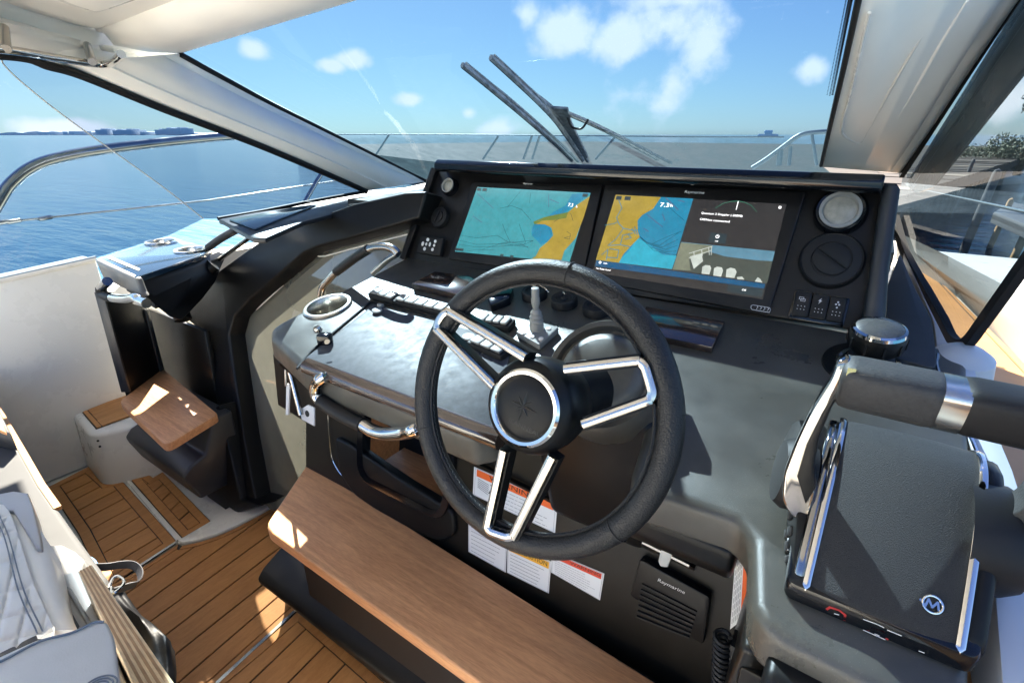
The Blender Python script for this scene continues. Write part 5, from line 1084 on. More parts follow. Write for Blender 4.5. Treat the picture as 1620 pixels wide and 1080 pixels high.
# inner seam ridge and stitches
bm = bmesh.new(); rg = random.Random(3)
for i in range(230):
    a = 2 * math.pi * i / 230; rd_ = (wx * math.cos(a) + wy * math.sin(a)); tg = WN.cross(rd_); c = WC + rd_ * (RM - .0172) + WN * .0035
    d = (tg * .0026 + WN * (.0018 if i % 2 else -.0018)); sheet(bm, [c - d + rd_ * -.0006, c + WN * .0006 - rd_ * .001, c + d - rd_ * .0006, c - WN * .0006 - rd_ * .001])
mk('stitching', bm, 'thread', wh, sm=0, kind='stuff')
bm = bmesh.new(); sweep(bm, [wp(2 * math.pi * i / 96, RM - .0164, .007) for i in range(96)], circ(.0022, 6), closed=True); mk('seam_ridge', bm, 'leather', wh)
for a in (84, 205, -38):
    bm = bmesh.new(); a = R(a); rd_ = (wx * math.cos(a) + wy * math.sin(a)); tg = WN.cross(rd_)
    sweep(bm, [wp(a, RM) + (rd_ * math.cos(b) + WN * math.sin(b)) * .0163 for b in [2 * math.pi * j / 20 for j in range(20)]], circ(.0008, 5), closed=True); mk('panel_seam', bm, 'caulk', wh)
# hub
HC = P(829, 645, WPL, .030)
bm = bmesh.new(); lathe_bm(bm, HC, WN, [(.030, -.115), (.056, -.085), (.062, -.050), (.062, -.022), (.057, -.008), (.0475, -.001), (.046, .0)], 56); hub = mk('hub', bm, 'satin_black', wh)
lathe('hub_ring', HC, WN, [(.0475, -.003), (.0485, .001), (.0455, .004), (.0415, .0035), (.0385, -.001), (.038, -.003)], 'chrome', hub, n=64)
lathe('hub_cap', HC, WN, [(.0385, -.003), (.036, -.0015), (.020, -.0002), (0, .0003)], 'satin_black', hub, n=48)
mat('emboss', (.014, .014, .013), .34, spec=.4)
sc_ = P(*zc(760, 580, 7.714, [(520, 480)])[0], WPL, .0305); e1 = (P(920, 690, WPL) - P(815, 640, WPL)).normalized()
tv = (P(*zc(760, 580, 7.714, [(745, 830)])[0], WPL, .03) - P(*zc(760, 580, 7.714, [(305, 610)])[0], WPL, .03)); tw = tv.length; tv.normalize(); tu = WN.cross(tv)
bm = bmesh.new()
for i in range(8):
    a = i * math.pi / 4 + .0; L = .0205 if i % 2 == 0 else .0145; d = tu * math.cos(a) + tv * math.sin(a); s = tv * math.cos(a) - tu * math.sin(a)
    tip = sc_ + d * L + WN * .0002; ridge = sc_ + WN * .0018; m1 = sc_ + d * .0045 + s * .0022; m2 = sc_ + d * .0045 - s * .0022
    for q in ((ridge, m1, tip), (ridge, tip, m2)): sheet(bm, list(q))
mk('star_emblem', bm, 'emboss', hub, sm=0)
text('emblem_lettering', 'JEANNEAU', P(*zc(760, 580, 7.714, [(335, 668)])[0], WPL, .0303), tv, tu, .0058, 'emboss', hub, width=tw * .9)
mat('satin_steel', (.50, .48, .45), .16, metal=1, rvar=(25, .06))
# spokes: polished frames with black backs
def spoke(px, offs, w=.0062):
    pts = [P(x, y, WPL, o) for (x, y), o in zip(px, offs)]
    path = cat(rnd_open(pts, .012), 2)
    bm = bmesh.new(); sweep(bm, [p - WN * .012 for p in path], [(-w * 1.15, -.011), (w * 1.15, -.011), (w * 1.25, .009), (-w * 1.25, .009)], up=WN); body = mk('spoke', bm, 'satin_black', wh, sm=50)
    bm = bmesh.new(); sweep(bm, path, [(-w, -.003), (w, -.003), (w * .8, .003), (w * .3, .0045), (-w * .3, .0045), (-w * .8, .003)], up=WN); mk('spoke_trim', bm, 'satin_steel', body, sm=50)
def rnd_open(pts, r, seg=4):
    out = [pts[0]]
    for i in range(1, len(pts) - 1):
        a, p, c = pts[i - 1], pts[i], pts[i + 1]; da, dc = a - p, c - p; k = min(r, da.length * .45, dc.length * .45); s, e = p + da.normalized() * k, p + dc.normalized() * k
        for j in range(seg + 1):
            t = j / seg; out.append(s * (1 - t) ** 2 + p * 2 * t * (1 - t) + e * t ** 2)
    return out + [pts[-1]]
spoke([(832, 566), (706, 490), (688, 518), (782, 612)], [.024, .016, .016, .024])
spoke([(893, 584), (1018, 569), (1036, 630), (922, 671)], [.022, .014, .014, .022])
spoke([(797, 712), (769, 838), (810, 852), (874, 722)], [.024, .017, .017, .024])
# column and bezel on the dash
cc = WC - WN * .10
bm = bmesh.new(); lathe_bm(bm, HC - WN * .09, WN, [(.045, 0), (.05, -.03), (.052, -.12)], 40); mk('column', bm, 'satin_black', wh)
cz = P(952, 590, PL('y', .675)); ce = thing('column_bezel', 'ringed black collar where the wheel column meets the dash', 'column collar', cz)
ca = (WN + V((.0, 0, .55))).normalized()
lathe('collar', cz, ca, [(.098, -.06), (.096, -.01), (.088, .004), (.080, .002), (.076, -.006), (.070, -.004), (.062, .010), (.050, .016), (0, .020)], 'dash_black', ce, n=56)
# ---------------------------------------------------------------- throttle
tb = thing('throttle_control', 'black twin-lever throttle with polished lever and grained sloping body', 'throttle', V((.09, .58, .87)))
def tprof(s):   # (y,z) of the body's top line, front to back
    return [(.498, .850), (.493, .868), (.500, .880), (.535, .918), (.575, .957), (.605, .980), (.630, .988), (.66, .985), (.70, .955), (.735, .905)]
TP = tprof(0)
def tside(x0, x1, m, name, grow=0.0, b=.004, prof=TP):
    cy, cz_ = .61, .91
    q = [V((x0, cy + (y - cy) * (1 + grow), cz_ + (z - cz_) * (1 + grow))) for y, z in prof]
    bm = bmesh.new(); prism(bm, q, V((x1 - x0, 0, 0))); bev(bm, b, 2, 50) if b else None; return mk(name, bm, m, tb, sm=50)
# crowned body
rows = []
for k in range(11):
    u = k / 10; x = .030 + .122 * u; cr = .006 * (1 - (2 * u - 1) ** 2); rows.append([V((x, y - cr * .6, z + cr * .8)) for y, z in cat([V((0, y, z)) for y, z in TP], 4) and [(p.y, p.z) for p in cat([V((0, y, z)) for y, z in TP], 4)]])
grid('body', rows, 'throttle_black', tb, sm=50)
tside(.031, .151, 'throttle_black', 'body_core', -.02, 0)
def ribbon(x0, x1, name, m, grow):
    cy, cz_ = .61, .91; pr = cat([V((0, cy + (y - cy) * (1 + grow), cz_ + (z - cz_) * (1 + grow))) for y, z in TP], 4)
    a = [V((x0, p.y, p.z)) for p in pr]; b = [V((x1, p.y, p.z)) for p in pr]; return grid(name, [a, [(p + q) / 2 + V((0, -.0012, .0012)) for p, q in zip(a, b)], b], m, tb, thick=V((0, .01, -.012)), sm=60)
ribbon(.0265, .033, 'bright_band', 'chrome', .03); ribbon(.149, .156, 'bright_band', 'chrome', .03)
tside(.016, .028, 'gunmetal', 'side_bezel', -.03, .004); tside(.154, .172, 'satin_black', 'side_bezel', -.05, .006)
def sxo(y): return .016 - (y - .5) * .20
pq = [V((sxo(.61 + (y - .61) * .9), .61 + (y - .61) * .9, .905 + (z - .905) * .86)) for y, z in TP]
slab('side_panel', pq, V((.03, 0, 0)), 'satin_black', tb, b=.003)
lathe('pivot_disc', V((.000, .60, .93)), V((-1, -.2, .1)), [(.040, -.01), (.042, .012), (.036, .022), (0, .024)], 'rubber', tb, n=40)
lathe('pivot_disc', V((.160, .60, .925)), V((1, 0, .1)), [(.055, -.01), (.054, .020), (.046, .034), (0, .036)], 'rubber', tb, n=40)
TXL = PL('x', .006)
pnl = V((-.97, -.2, 0)).normalized(); pax = V((-.2, .97, 0)).normalized()
for (y, z, w, h) in [(.590, .930, .013, .016), (.572, .920, .013, .014), (.588, .908, .012, .014), (.568, .898, .014, .014), (.550, .888, .010, .014), (.545, .870, .012, .010), (.562, .874, .010, .010), (.530, .866, .008, .010)]:
    bm = bmesh.new(); box(bm, V((sxo(y) - .001, y, z)), (.005, w, h), Matrix.Rotation(.2, 3, 'Z') @ Matrix.Rotation(.75, 3, 'X')); bev(bm, .0015); mk('button', bm, 'grip_grey', tb)
for i in range(4):
    lathe('button_lamp', V((sxo(.52 + i * .010) - .0006, .52 + i * .010, .858 + i * .006)), pnl, [(0, .001), (.0016, .001), (.0018, 0)], 'silver_ink', tb, n=8)
# left lever: polished arm with black inner face, grip across
LX = .004
arm_px = [(1240, 745), (1258, 700), (1282, 650), (1312, 605), (1322, 577), (1346, 575), (1350, 600), (1318, 640), (1296, 690), (1284, 730), (1292, 775), (1278, 820), (1256, 812), (1238, 785)]
AP = PL('y', .556, 0.0)
def armpts(off=0): return [V((P(x, y, AP).x, .556 + (P(x, y, AP).z - 1.0) * .12 + off, P(x, y, AP).z)) for x, y in arm_px]
slab('lever_arm', rnd(armpts(.0), .008), V((0, .022, 0)), 'gunmetal', tb, b=.005, seg=3, sm=50)
inner_px = [(1262, 748), (1276, 702), (1300, 655), (1330, 610), (1338, 598), (1346, 604), (1316, 645), (1296, 692), (1288, 735), (1292, 765), (1276, 790)]
slab('lever_inlay', [V((P(x, y, AP).x, .553 + (P(x, y, AP).z - 1.0) * .12, P(x, y, AP).z)) for x, y in inner_px], V((0, .012, 0)), 'satin_black', tb, b=.002)
def grip(name, x0, x1, m, r0=.026, r1=.026, yc=.578, zc_=1.068, ang=0.0):
    rows = []; n = 24
    st = [(x0, .80), (x0 + .004, .95), (x0 + .012, 1.0), (x1 - .012, 1.0), (x1 - .004, .95), (x1, .82)]
    bm = bmesh.new(); rings = []
    for x, k in st:
        ring = []
        for i in range(n):
            a = 2 * math.pi * i / n; e = .62
            sx = math.copysign(abs(math.cos(a)) ** e, math.cos(a)) * r0 * k; sz = math.copysign(abs(math.sin(a)) ** e, math.sin(a)) * r1 * k
            ring.append(bm.verts.new(V((x, yc + sx - sz * .25, zc_ + sz + (x - x0) * ang))))
        rings.append(ring)
    for r_, s_ in zip(rings, rings[1:]):
        for i in range(n): bm.faces.new((r_[i], r_[(i + 1) % n], s_[(i + 1) % n], s_[i]))
    bm.faces.new(rings[0][::-1]); bm.faces.new(rings[-1]); return mk(name, bm, m, tb, sm=50)
grip('grip', .014, .099, 'grip_grey', .030, .0265)
grip('grip', .105, .205, 'rubber', .030, .0265, zc_=1.069)
grip('grip_ring', .0995, .1045, 'steel', .0295, .026)
p = P(1345, 591, PL('y', .56)); text('marking', 'N', V((.0195, .5495, 1.086)), X, Z + Y * .3, .005, 'gold', tb, depth=.001)
bm = bmesh.new(); box(bm, V((.021, .5505, 1.0885)), (.007, .002, .008), Matrix.Rotation(-.3, 3, 'X')); mk('marker_stud', bm, 'gold', tb, sm=0)
# right lever arm rising outside the body
slab('lever_arm', rnd([V((.172, .57, .90)), V((.185, .56, .945)), V((.198, .56, 1.0)), V((.202, .565, 1.055)), V((.185, .565, 1.055)), V((.176, .57, .985)), V((.162, .585, .95))], .01), V((0, .035, 0)), 'grip_grey', tb, b=.006, seg=3)
# emblem, red marks and small lettering on the sloping body
def tpt(x, s, off=.0022):   # s along the sloping face from its foot
    a, b = V((x, .500, .880)), V((x, .575, .957)); n = V((0, -.72, .70)); u = 1 - abs((x - .091) / .061) ** 2; return a + (b - a) * s + n * (.0052 * max(u, 0) + off)
tu_ = V((0, .70, .72)); ec = tpt(.128, .16)
bm = bmesh.new(); sweep(bm, [ec + X * .0074 * math.cos(a) + tu_ * .0074 * math.sin(a) for a in [i * math.pi / 16 for i in range(32)]], circ(.0012, 8), closed=True); mk('emblem_ring', bm, 'chrome', tb)
bm = bmesh.new(); stroke(bm, [ec + X * a + tu_ * b for a, b in ((-.010, .001), (-.005, -.0034), (-.0034, .0034), (.0, -.0026), (.0034, .0034), (.005, -.0034))], .0018, V((0, -.7, .7))); mk('emblem_mark', bm, 'chrome', tb, sm=0)
fpl = lambda x, z: V((x, .4905 - .004 * (1 - ((x - .091) / .061) ** 2), z))
for x, z in ((.058, .868), (.092, .861), (.126, .867)):
    pass
TF = PL('y', .488)
for q in ([(1308, 963), (1313, 960), (1328, 965), (1337, 972), (1336, 980)], [(1374, 996), (1377, 993), (1396, 998), (1406, 1004), (1403, 1010)], [(1443, 1024), (1446, 1021), (1468, 1027), (1480, 1034), (1476, 1038)]):
    bm = bmesh.new(); stroke(bm, PP(q, TF), .0022, V((0, -1, 0))); mk('red_mark', bm, 'red_mark', tb, sm=0)
for q in ([(1366, 979), (1388, 987), (1398, 992)], [(1404, 996), (1426, 1005)], [(1366, 996), (1400, 1011)], [(1320, 970), (1327, 972)], [(1384, 1002), (1391, 1005)], [(1454, 1029), (1462, 1032)]):
    bm = bmesh.new(); stroke(bm, PP(q, TF, .0004), .0010, V((0, -1, 0))); mk('print_line', bm, 'silver_ink', tb, sm=0)
slab('foot', rnd([dpt(.012, .488, .001), dpt(.166, .488, .001), dpt(.172, .52, .001), dpt(.172, .74, .001), dpt(.012, .74, .001), dpt(.004, .6, .001)], .01), V((0, 0, .022)), 'gloss_black', tb, b=.004)
# ---------------------------------------------------------------- warning stickers
def sticker(name, label, px, head=None, word=None, rows=5, off=.0016, hh=.2, wordx=.5, pic=False, pl=FACE, wm='ink'):
    pts = PP(px, pl, off); a, b, c, d = pts    # TL TR BR BL
    t = thing(name, label, 'sticker', (a + b + c + d) / 4, 'warning stickers on the console face')
    at = lambda u, v: a + (b - a) * u + (d - a) * v + (c - b - (d - a)) * u * v
    n = pl[0]; w = (b - a).length; h = (d - a).length; ux = (b - a).normalized(); uy = (a - d).normalized()
    slab('backing', pts, n * -.0008, 'white_paint', t)
    q = [at(.02, .02) + n * .0003, at(.98, .02) + n * .0003, at(.98, .98) + n * .0003, at(.02, .98) + n * .0003]; bm = bmesh.new(); stroke(bm, q + [q[0]], .0007, n); mk('outline', bm, 'ink_soft', t, sm=0)
    if head: bm = bmesh.new(); sheet(bm, [at(.04, .04) + n * .0005, at(.96, .04) + n * .0005, at(.96, hh) + n * .0005, at(.04, hh) + n * .0005]); mk('header', bm, head, t, sm=0)
    if word: text('heading', word, at(wordx, hh - .05 * (hh / .2)) + n * .0008, ux, uy, h * hh * .55, wm, t, width=w * .56)
    bm = bmesh.new(); rg = random.Random(len(label)); v0 = hh + .1 if head else .1
    x0 = .34 if pic else .08
    for i in range(rows):
        v = v0 + (.9 - v0) * i / max(1, rows - 1); u = x0; e = .92 - rg.random() * .25
        while u < e:
            l = rg.uniform(.02, .07); stroke(bm, [at(u, v) + n * .0005, at(min(e, u + l), v) + n * .0005], h * .018, n); u += l + .015
    mk('print_lines', bm, 'ink_soft', t, sm=0)
    if pic:
        bm = bmesh.new()
        for i in range(6): stroke(bm, [at(.06, hh + .06 + i * .06) + n * .0005, at(.2, hh + .12 + i * .07) + n * .0005], .001, n)
        sheet(bm, [at(.22, hh + .08) + n * .0006, at(.30, hh + .05) + n * .0006, at(.31, .6) + n * .0006, at(.2, .7) + n * .0006, at(.24, .45) + n * .0006]); mk('pictogram', bm, 'ink', t, sm=0)
    return t
sticker('warning_sticker', 'large orange-headed warning sticker behind the lower wheel spoke', [(750, 738), (882, 796), (878, 843), (748, 782)], 'orange_ink', 'WARNING', 5, hh=.28, wordx=.2, pic=True)
sticker('notice_sticker', 'plain white text sticker nearest the storage recess, below the rim', [(741, 826), (802, 855), (800, 905), (741, 872)], None, None, 7)
sticker('caution_sticker', 'white sticker with amber caution header under the wheel rim', [(803, 857), (872, 888), (868, 938), (802, 905)], 'amber_ink', 'CAUTION', 6, hh=.25, wordx=.36)
sticker('warning_sticker', 'red-headed warning sticker at the right of the lower row', [(872, 872), (956, 907), (949, 949), (872, 905)], 'red_ink', 'WARNING', 7, hh=.24, wordx=.38)
CK = PL('x', -.024, 0.0)
sx = [V((-.030, .585, .80)), V((-.0235, .462, .785)), V((-.0235, .497, .60)), V((-.030, .60, .63))]
SP = PL('y', .50, .15); q_ = PP([(1163, 886), (1185, 858), (1180, 975), (1155, 995)], SP, .0016)
t = thing('side_sticker', 'narrow white sticker with an orange edge on the console cheek below the throttle', 'sticker', sum(q_, V((0, 0, 0))) / 4, 'warning stickers on the console face')
sat = lambda u, v: q_[0] + (q_[1] - q_[0]) * u + (q_[3] - q_[0]) * v + (q_[2] - q_[1] - (q_[3] - q_[0])) * u * v
slab('backing', q_, SP[0] * -.0008, 'white_paint', t)
bm = bmesh.new(); sheet(bm, [sat(u, v) + SP[0] * .0005 for u, v in ((.66, .03), (.96, .03), (.96, .97), (.66, .97))]); mk('header', bm, 'orange_ink', t, sm=0)
bm = bmesh.new()
for i in range(5):
    for k in range(9): stroke(bm, [sat(.1 + i * .11, .06 + k * .1) + SP[0] * .0005, sat(.1 + i * .11, .06 + k * .1 + .07) + SP[0] * .0005], .0007, SP[0])
mk('print_lines', bm, 'ink_soft', t, sm=0)
# ---------------------------------------------------------------- handset box and clip
vb = thing('radio_speaker', 'square black radio speaker with ribbed grille below the knee pad', 'speaker', P(1060, 970, FACE))
pslab('case', [(1012, 884), (1124, 945), (1112, 1022), (996, 942)], FACE, .02, .022, 'panel_black', vb, r=.008, b=.004)
z9 = lambda p: zc(980, 850, 6, p)
for i in range(7):
    y0 = 470 + i * 48; bm = bmesh.new(); sweep(bm, PP(z9([(215 - i * 8, y0 - 30 + i * 3), (735 - i * 12, y0 + 235 - i * 8)]), FACE, .021), [(-.0022, -.002), (.0022, -.002), (.0012, .0022), (-.0012, .0022)], up=FACE[0]); mk('grille_rib', bm, 'matte_black', vb, sm=0)
a, b = P(*z9([(362, 412)])[0], FACE, .0208), P(*z9([(618, 535)])[0], FACE, .0208); text('brand', 'Raymarine', a, b - a, FACE[0].cross(b - a), .0062, 'silver_ink', vb, width=(b - a).length, shear=.1)
mc = thing('clip_hook', 'small clear plastic clip with steel bar above the radio speaker', 'clip', P(1053, 880, FACE))
bm = bmesh.new(); sweep(bm, PP([(1017, 856), (1091, 893)], FACE, .035), [(-.002, -.004), (.002, -.004), (.002, .004), (-.002, .004)], up=FACE[0]); mk('bar', bm, 'steel', mc, sm=0)
pslab('clip', z9([(420, 60), (500, 85), (495, 180), (455, 285), (385, 275), (365, 230), (385, 140)]), FACE, .04, .012, 'clear_plastic', mc, r=.003, b=.002)
# coiled handset cable and little keypad at the bottom edge
hs_ = thing('radio_handset', 'black radio handset with white symbols and coiled cable at the picture bottom', 'radio handset', V((.0, .45, .62)))
KP = PL('y', .445, .1)
pts = []
c0, c1 = P(1143, 1003, KP), P(1139, 1100, KP)
for i in range(120):
    t_ = i / 119; a = t_ * 12 * 2 * math.pi; pts.append(c0 + (c1 - c0) * t_ + X * .009 * math.cos(a) + Y * .009 * math.sin(a))
bm = bmesh.new(); sweep(bm, pts, circ(.0028, 6)); mk('coiled_cable', bm, 'rubber', hs_)
pslab('body', [(1153, 1018), (1250, 1078), (1250, 1130), (1150, 1130)], KP, .004, .03, 'matte_black', hs_, r=.004, b=.003)
zz = lambda p: zc(1120, 980, 8.1, p)
def ks(pts, m='silver_ink', w=.0014):
    bm = bmesh.new(); stroke(bm, PP(zz(pts), KP, .0046), w, KP[0]); mk('symbol', bm, m, hs_, sm=0)
ks([(330, 578), (390, 608)]); ks([(285, 745), (330, 770)]); ks([(290, 660), (380, 700)], 'red_mark', .004); ks([(485, 685), (535, 682), (570, 728)]); ks([(470, 740), (500, 785), (550, 780)]); ks([(690, 790), (730, 800)], w=.003)
# ---------------------------------------------------------------- handrail under the dash lip
hr = thing('grab_rail', 'steel grab handle with black sleeve under the dash lip', 'handle', P(560, 650, PL('y', .52)))
GP = PL('y', .535)
bar = [(524, 596), (512, 598), (502, 606), (500, 622), (510, 636), (540, 655), (574, 672), (592, 682), (614, 686), (640, 684), (660, 678), (672, 668)]
tube('bar', [P(528, 602, PL('y', .60))] + PP(bar[1:-1], GP) + [P(676, 668, PL('y', .60))], .0125, 'chrome', hr); tube('sleeve', PP([(508, 634), (540, 655), (574, 672)], GP), .0148, 'rubber', hr)
# ---------------------------------------------------------------- footrest
FZ_ = .40
fq = PP([(487, 732), (418, 834)], PL('z', FZ_)); 
fq = [fq[0], fq[1], V((.02, fq[1].y - .0, FZ_)), V((.02, fq[0].y + .0, FZ_))]
q1, q2 = P(1040, 1080, PL('z', FZ_)), P(760, 1080, PL('z', FZ_))
fq = [fq[0], fq[1], q2 + (q2 - fq[1]).normalized() * .4, q1 + (q1 - fq[0]).normalized() * .15]
ft = slab('footrest', rnd(fq, [.018, .03, .01, .01]), Z * -.032, 'footrest_wood', None, b=.008, seg=3, tag=('long varnished wooden footrest board below the wheel', 'footrest'))
fb = thing('footrest_plinth', 'black moulded plinth carrying the wooden footrest', 'plinth', V((-.6, .6, 0)))
pr_ = [(.56, 0), (.56, .05), (.545, .10), (.50, .125), (.498, .145), (.52, .165), (.60, .20), (.70, .365), (.74, .365), (.74, 0)]
s0 = P(440, 905, PL('y', .52)).x
bm = bmesh.new(); prism(bm, [V((-1.205, y, z)) for y, z in pr_], V((1.22, 0, 0))); bev(bm, .012, 3, 30); mk('plinth', bm, 'satin_black', fb, sm=60)
bm = bmesh.new(); prism(bm, [V((-1.0, .53, .368)), V((.0, .53, .368)), V((.0, .68, .368)), V((-1.0, .68, .368))], Z * -.19); mk('support', bm, 'matte_black', fb, sm=0)
# ---------------------------------------------------------------- helm seat, lower left
SZ2 = .66
st2 = thing('helm_chair', 'pale quilted helm seat with grey front bolster and white shell', 'seat', V((-.9, .0, 0)))
def seat_quilt():
    # cushion side traced on a steep plane
    A = [P(x, y, PL('z', .60)) for x, y in [(-40, 800), (22, 803), (70, 985), (-40, 1100)]]
    return A
QP = PL('z', .62, -.45)
qpts = [(-60, 800), (18, 804), (30, 810), (40, 860), (82, 985), (70, 996), (-60, 1075)]
# quilted surface: grid with diamond tufting
o_, u_, v_ = P(-60, 800, QP), P(22, 806, QP) - P(-60, 800, QP), P(-60, 1075, QP) - P(-60, 800, QP)
e_r = cat(PP([(14, 800), (30, 840), (58, 925), (90, 992)], QP), 20); rows = []
for i in range(121):
    rgt = e_r[i // 2] if i % 2 == 0 or i == 120 else (e_r[i // 2] + e_r[i // 2 + 1]) / 2; s = i / 120; lft = P(-160, 790 + 330 * s, QP); row = []
    for j in range(121):
        t_ = j / 120; p = lft + (rgt - lft) * t_
        lx = -160 + 174 * t_ + 76 * s * t_; ly = 790 + 330 * s - (130 * s - 10) * t_
        U = (ly + .22 * lx) / 38; Vv = (lx * .93 + ly * .37) / 36
        du, dv2 = abs((U % 1) - .5) * 2, abs((Vv % 1) - .5) * 2; puff = (1 - du ** 6) * (1 - dv2 ** 6) * .006
        fade = min(1, (1 - t_) / .13); row.append(p + QP[0] * (puff * fade + .005 * (1 - fade)) - QP[0] * .03 * max(0, (t_ - .97) / .03) ** 2)
    rows.append(row)
grid('quilted_cushion', rows, 'vinyl_white', st2, sm=80)
for off in (0, .007):
    bm = bmesh.new(); sweep(bm, [p + (lf - p).normalized() * (.022 + off) + QP[0] * .0065 for p, lf in zip(e_r[::2], [P(-160, 790 + 330 * (i / 60), QP) for i in range(0, 61, 2)])], circ(.0011, 5)); mk('seam', bm, 'stitch_grey', st2)
# side panel of the cushion, beige underside
sp0 = cat(PP([(14, 800), (30, 840), (58, 925), (90, 992)], QP), 6); sp1 = PP([(96, 888), (104, 920), (112, 960), (124, 1010)], PL('z', .54)); sp1 = cat(sp1, 6)
grid('cushion_side', [[p - QP[0] * .004 for p in sp0], [(a * .6 + b * .4) + V((.012, .012, .0)) for a, b in zip(sp0, sp1)], sp1], 'vinyl_white', st2, sm=80, thick=V((-.03, -.02, -.02)))
# headrest-like fold above
hp = PP([(-60, 770), (-10, 782), (22, 776), (44, 779), (52, 800), (64, 850), (66, 866), (58, 868), (20, 806), (-60, 806)], PL('z', .57)); slab('shell_flap', hp, V((0, .0, -.05)), 'seat_shell', st2, b=.008, seg=3)
hp2 = PP([(66, 868), (80, 860), (98, 860), (118, 870), (134, 884), (124, 900), (200, 1080), (130, 1100), (95, 985)], PL('z', .53)); slab('shell', hp2, V((0, 0, -.35)), 'seat_shell', st2, b=.008, seg=3)
sl0 = PP([(88, 938), (104, 931), (112, 938), (142, 988), (150, 1010), (140, 1015), (120, 985)], PL('z', .533)); bm = bmesh.new(); sweep(bm, cat(sl0[:5], 4), circ(.0035, 6)); mk('handle_slot_trim', bm, 'silver_plastic', st2)
slab('handle_slot', PP([(93, 955), (104, 952), (126, 990), (118, 1005), (110, 990)], PL('z', .5335)), Z * .001, 'moulding_dark', st2, b=0)
# front bolster
BP = PL('z', .70, -.25)
b0 = PP([(-60, 1062), (10, 1030), (60, 1010), (115, 1000), (150, 980), (168, 978), (182, 1000), (196, 1060), (200, 1110)], BP)
rows = []
for k, (dh, dx) in enumerate([(-.012, -.004), (0, 0), (.014, .008), (.02, .02)]): pass
bol = rnd(PP([(-80, 1072), (60, 1008), (112, 996), (150, 979), (170, 980), (182, 1005), (197, 1120), (-80, 1140)], BP), [0, .01, .01, .012, .015, .02, 0, 0])
bm = bmesh.new(); prism(bm, bol, BP[0] * -.16); bev(bm, .018, 5, 40); mk('bolster', bm, 'vinyl_grey', st2, sm=80)
bm = bmesh.new(); sweep(bm, cat(PP([(-60, 1070), (0, 1046), (62, 1014), (114, 1000), (148, 984), (164, 983)], BP, .0015), 5), circ(.0016, 6)); mk('seam', bm, 'stitch_grey', st2)
bc = P(158, 1085, BP, .001)
for r_ in (.016, .012, .008):
    bm = bmesh.new(); sweep(bm, [bc + X * r_ * math.cos(a) + Y * r_ * math.sin(a) - V((0, 0, .25)) * r_ * math.sin(a) for a in [i * math.pi / 16 for i in range(32)]], circ(.0011, 5), closed=True); mk('button_ring', bm, 'stitch_grey', st2)
# plywood edge
PWZ = PL('z', .60)
pe = [(124, 903), (142, 893), (275, 1085), (205, 1085)]
pw2 = thing('plywood_board', 'layered plywood board edge between the white seat shell and the bag', 'board', P(130, 900, PWZ))
p0, p1, p2, p3 = PP([(124, 904), (145, 893), (292, 1104), (226, 1104)], PWZ)
for i in range(9):
    a, b_ = p0 + (p1 - p0) * (i / 9), p0 + (p1 - p0) * ((i + 1) / 9); c_, d_ = p3 + (p2 - p3) * ((i + 1) / 9), p3 + (p2 - p3) * (i / 9)
    slab('ply_layer', [q + Z * (.0012 if i % 2 else 0) for q in (a, b_, c_, d_)], Z * -.30, 'ply_light' if i % 2 == 0 else 'ply_dark', pw2)
# bag hanging on the far side of the board
bg_ = thing('drawstring_bag', 'glossy black drawstring bag slumped beside the plywood board', 'bag', P(230, 1000, PL('z', .3)))
bz = PL('z', .42)
rings = []
prof_ = [((150, 905), (158, 900)), ((158, 930), (186, 912)), ((175, 950), (212, 944)), ((195, 975), (245, 975)), ((212, 1005), (268, 1000)), ((228, 1035), (266, 1032)), ((245, 1060), (266, 1066)), ((262, 1085), (272, 1090))]
bm = bmesh.new(); rings = []; rg = random.Random(5)
for (a, b_) in prof_:
    pa, pb = P(*a, bz), P(*b_, bz); c = (pa + pb) / 2; hx = (pb - pa) / 2; ring = []
    for i in range(20):
        t_ = 2 * math.pi * i / 20; w_ = 1 + .16 * math.sin(3 * t_ + 1.3 * len(rings)) + .08 * math.sin(7 * t_ - len(rings)) + rg.uniform(-.04, .04); ring.append(bm.verts.new(c + hx * math.cos(t_) * w_ + Z * (hx.length * 1.35 * math.sin(t_) * w_) - Z * .05))
    rings.append(ring)
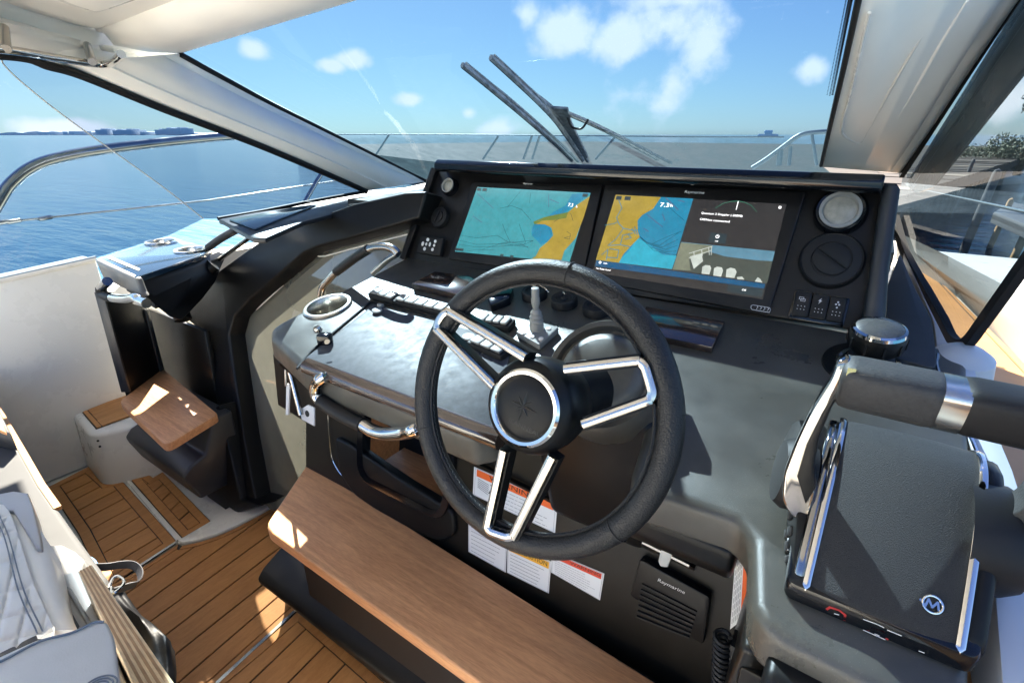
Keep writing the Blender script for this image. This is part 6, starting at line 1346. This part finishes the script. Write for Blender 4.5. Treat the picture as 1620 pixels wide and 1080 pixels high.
for r_, s_ in zip(rings, rings[1:]):
    for i in range(20): bm.faces.new((r_[i], r_[(i + 1) % 20], s_[(i + 1) % 20], s_[i]))
bm.faces.new(rings[0]); bm.faces.new(rings[-1][::-1]); bmesh.ops.subdivide_edges(bm, edges=bm.edges[:], cuts=1, use_grid_fill=True, smooth=.6); mk('bag_body', bm, 'bag_black', bg_, sm=80)
bm = bmesh.new(); sweep(bm, cat(PP([(148, 897), (170, 896), (190, 893), (208, 893), (219, 900), (222, 912), (216, 922), (200, 928), (182, 934)], PL('z', .47)), 5), [(-.0012, -.008), (.0012, -.008), (.0012, .008), (-.0012, .008)], up=V((.3, .5, .6)).normalized()); mk('strap', bm, 'strap', bg_)
bm = bmesh.new(); sweep(bm, cat(PP([(172, 930), (178, 916), (186, 911), (196, 918), (192, 928), (178, 938), (176, 928)], PL('z', .48)), 5), circ(.003, 6)); mk('ring', bm, 'steel', bg_)
tube('cord', PP([(128, 878), (138, 880), (148, 886), (152, 892)], PL('z', .47)), .003, 'blue_cord', bg_, n=8)
# ---------------------------------------------------------------- grey unit behind the seat
gz = PL('z', .50)
gu = thing('grey_locker', 'smooth grey locker top with teak edge strip behind the pale seat', 'locker', P(60, 800, gz))
gq = PP([(-120, 480), (4, 660), (36, 715), (66, 768), (118, 842), (168, 910), (150, 1000), (-120, 1060)], gz); slab('locker_top', gq, Z * -.06, 'gelcoat_grey', gu, b=.012, seg=3)
sq = sum(gq, V((0, 0, 0))) / len(gq); slab('locker_body', [sq + (p - sq) * .93 - Z * .06 for p in gq], Z * -.44, 'gelcoat_grey', gu)
bm = bmesh.new(); sweep(bm, PP([(-60, 565), (4, 659), (36, 714), (66, 767), (92, 804)], gz, -.004), [(-.007, -.006), (.007, -.006), (.007, .004), (-.007, .004)]); mk('edge_strip', bm, 'teak_side', gu, sm=0)
slab('corner_block', PP([(-30, 640), (6, 668), (30, 715), (-30, 700)], gz, .002), Z * .06, 'moulding_dark', gu, b=.006)
slab('corner_cap', PP([(-30, 640), (4, 663), (12, 690), (-30, 672)], gz, .064), Z * .012, 'teak_side', gu, b=.003)
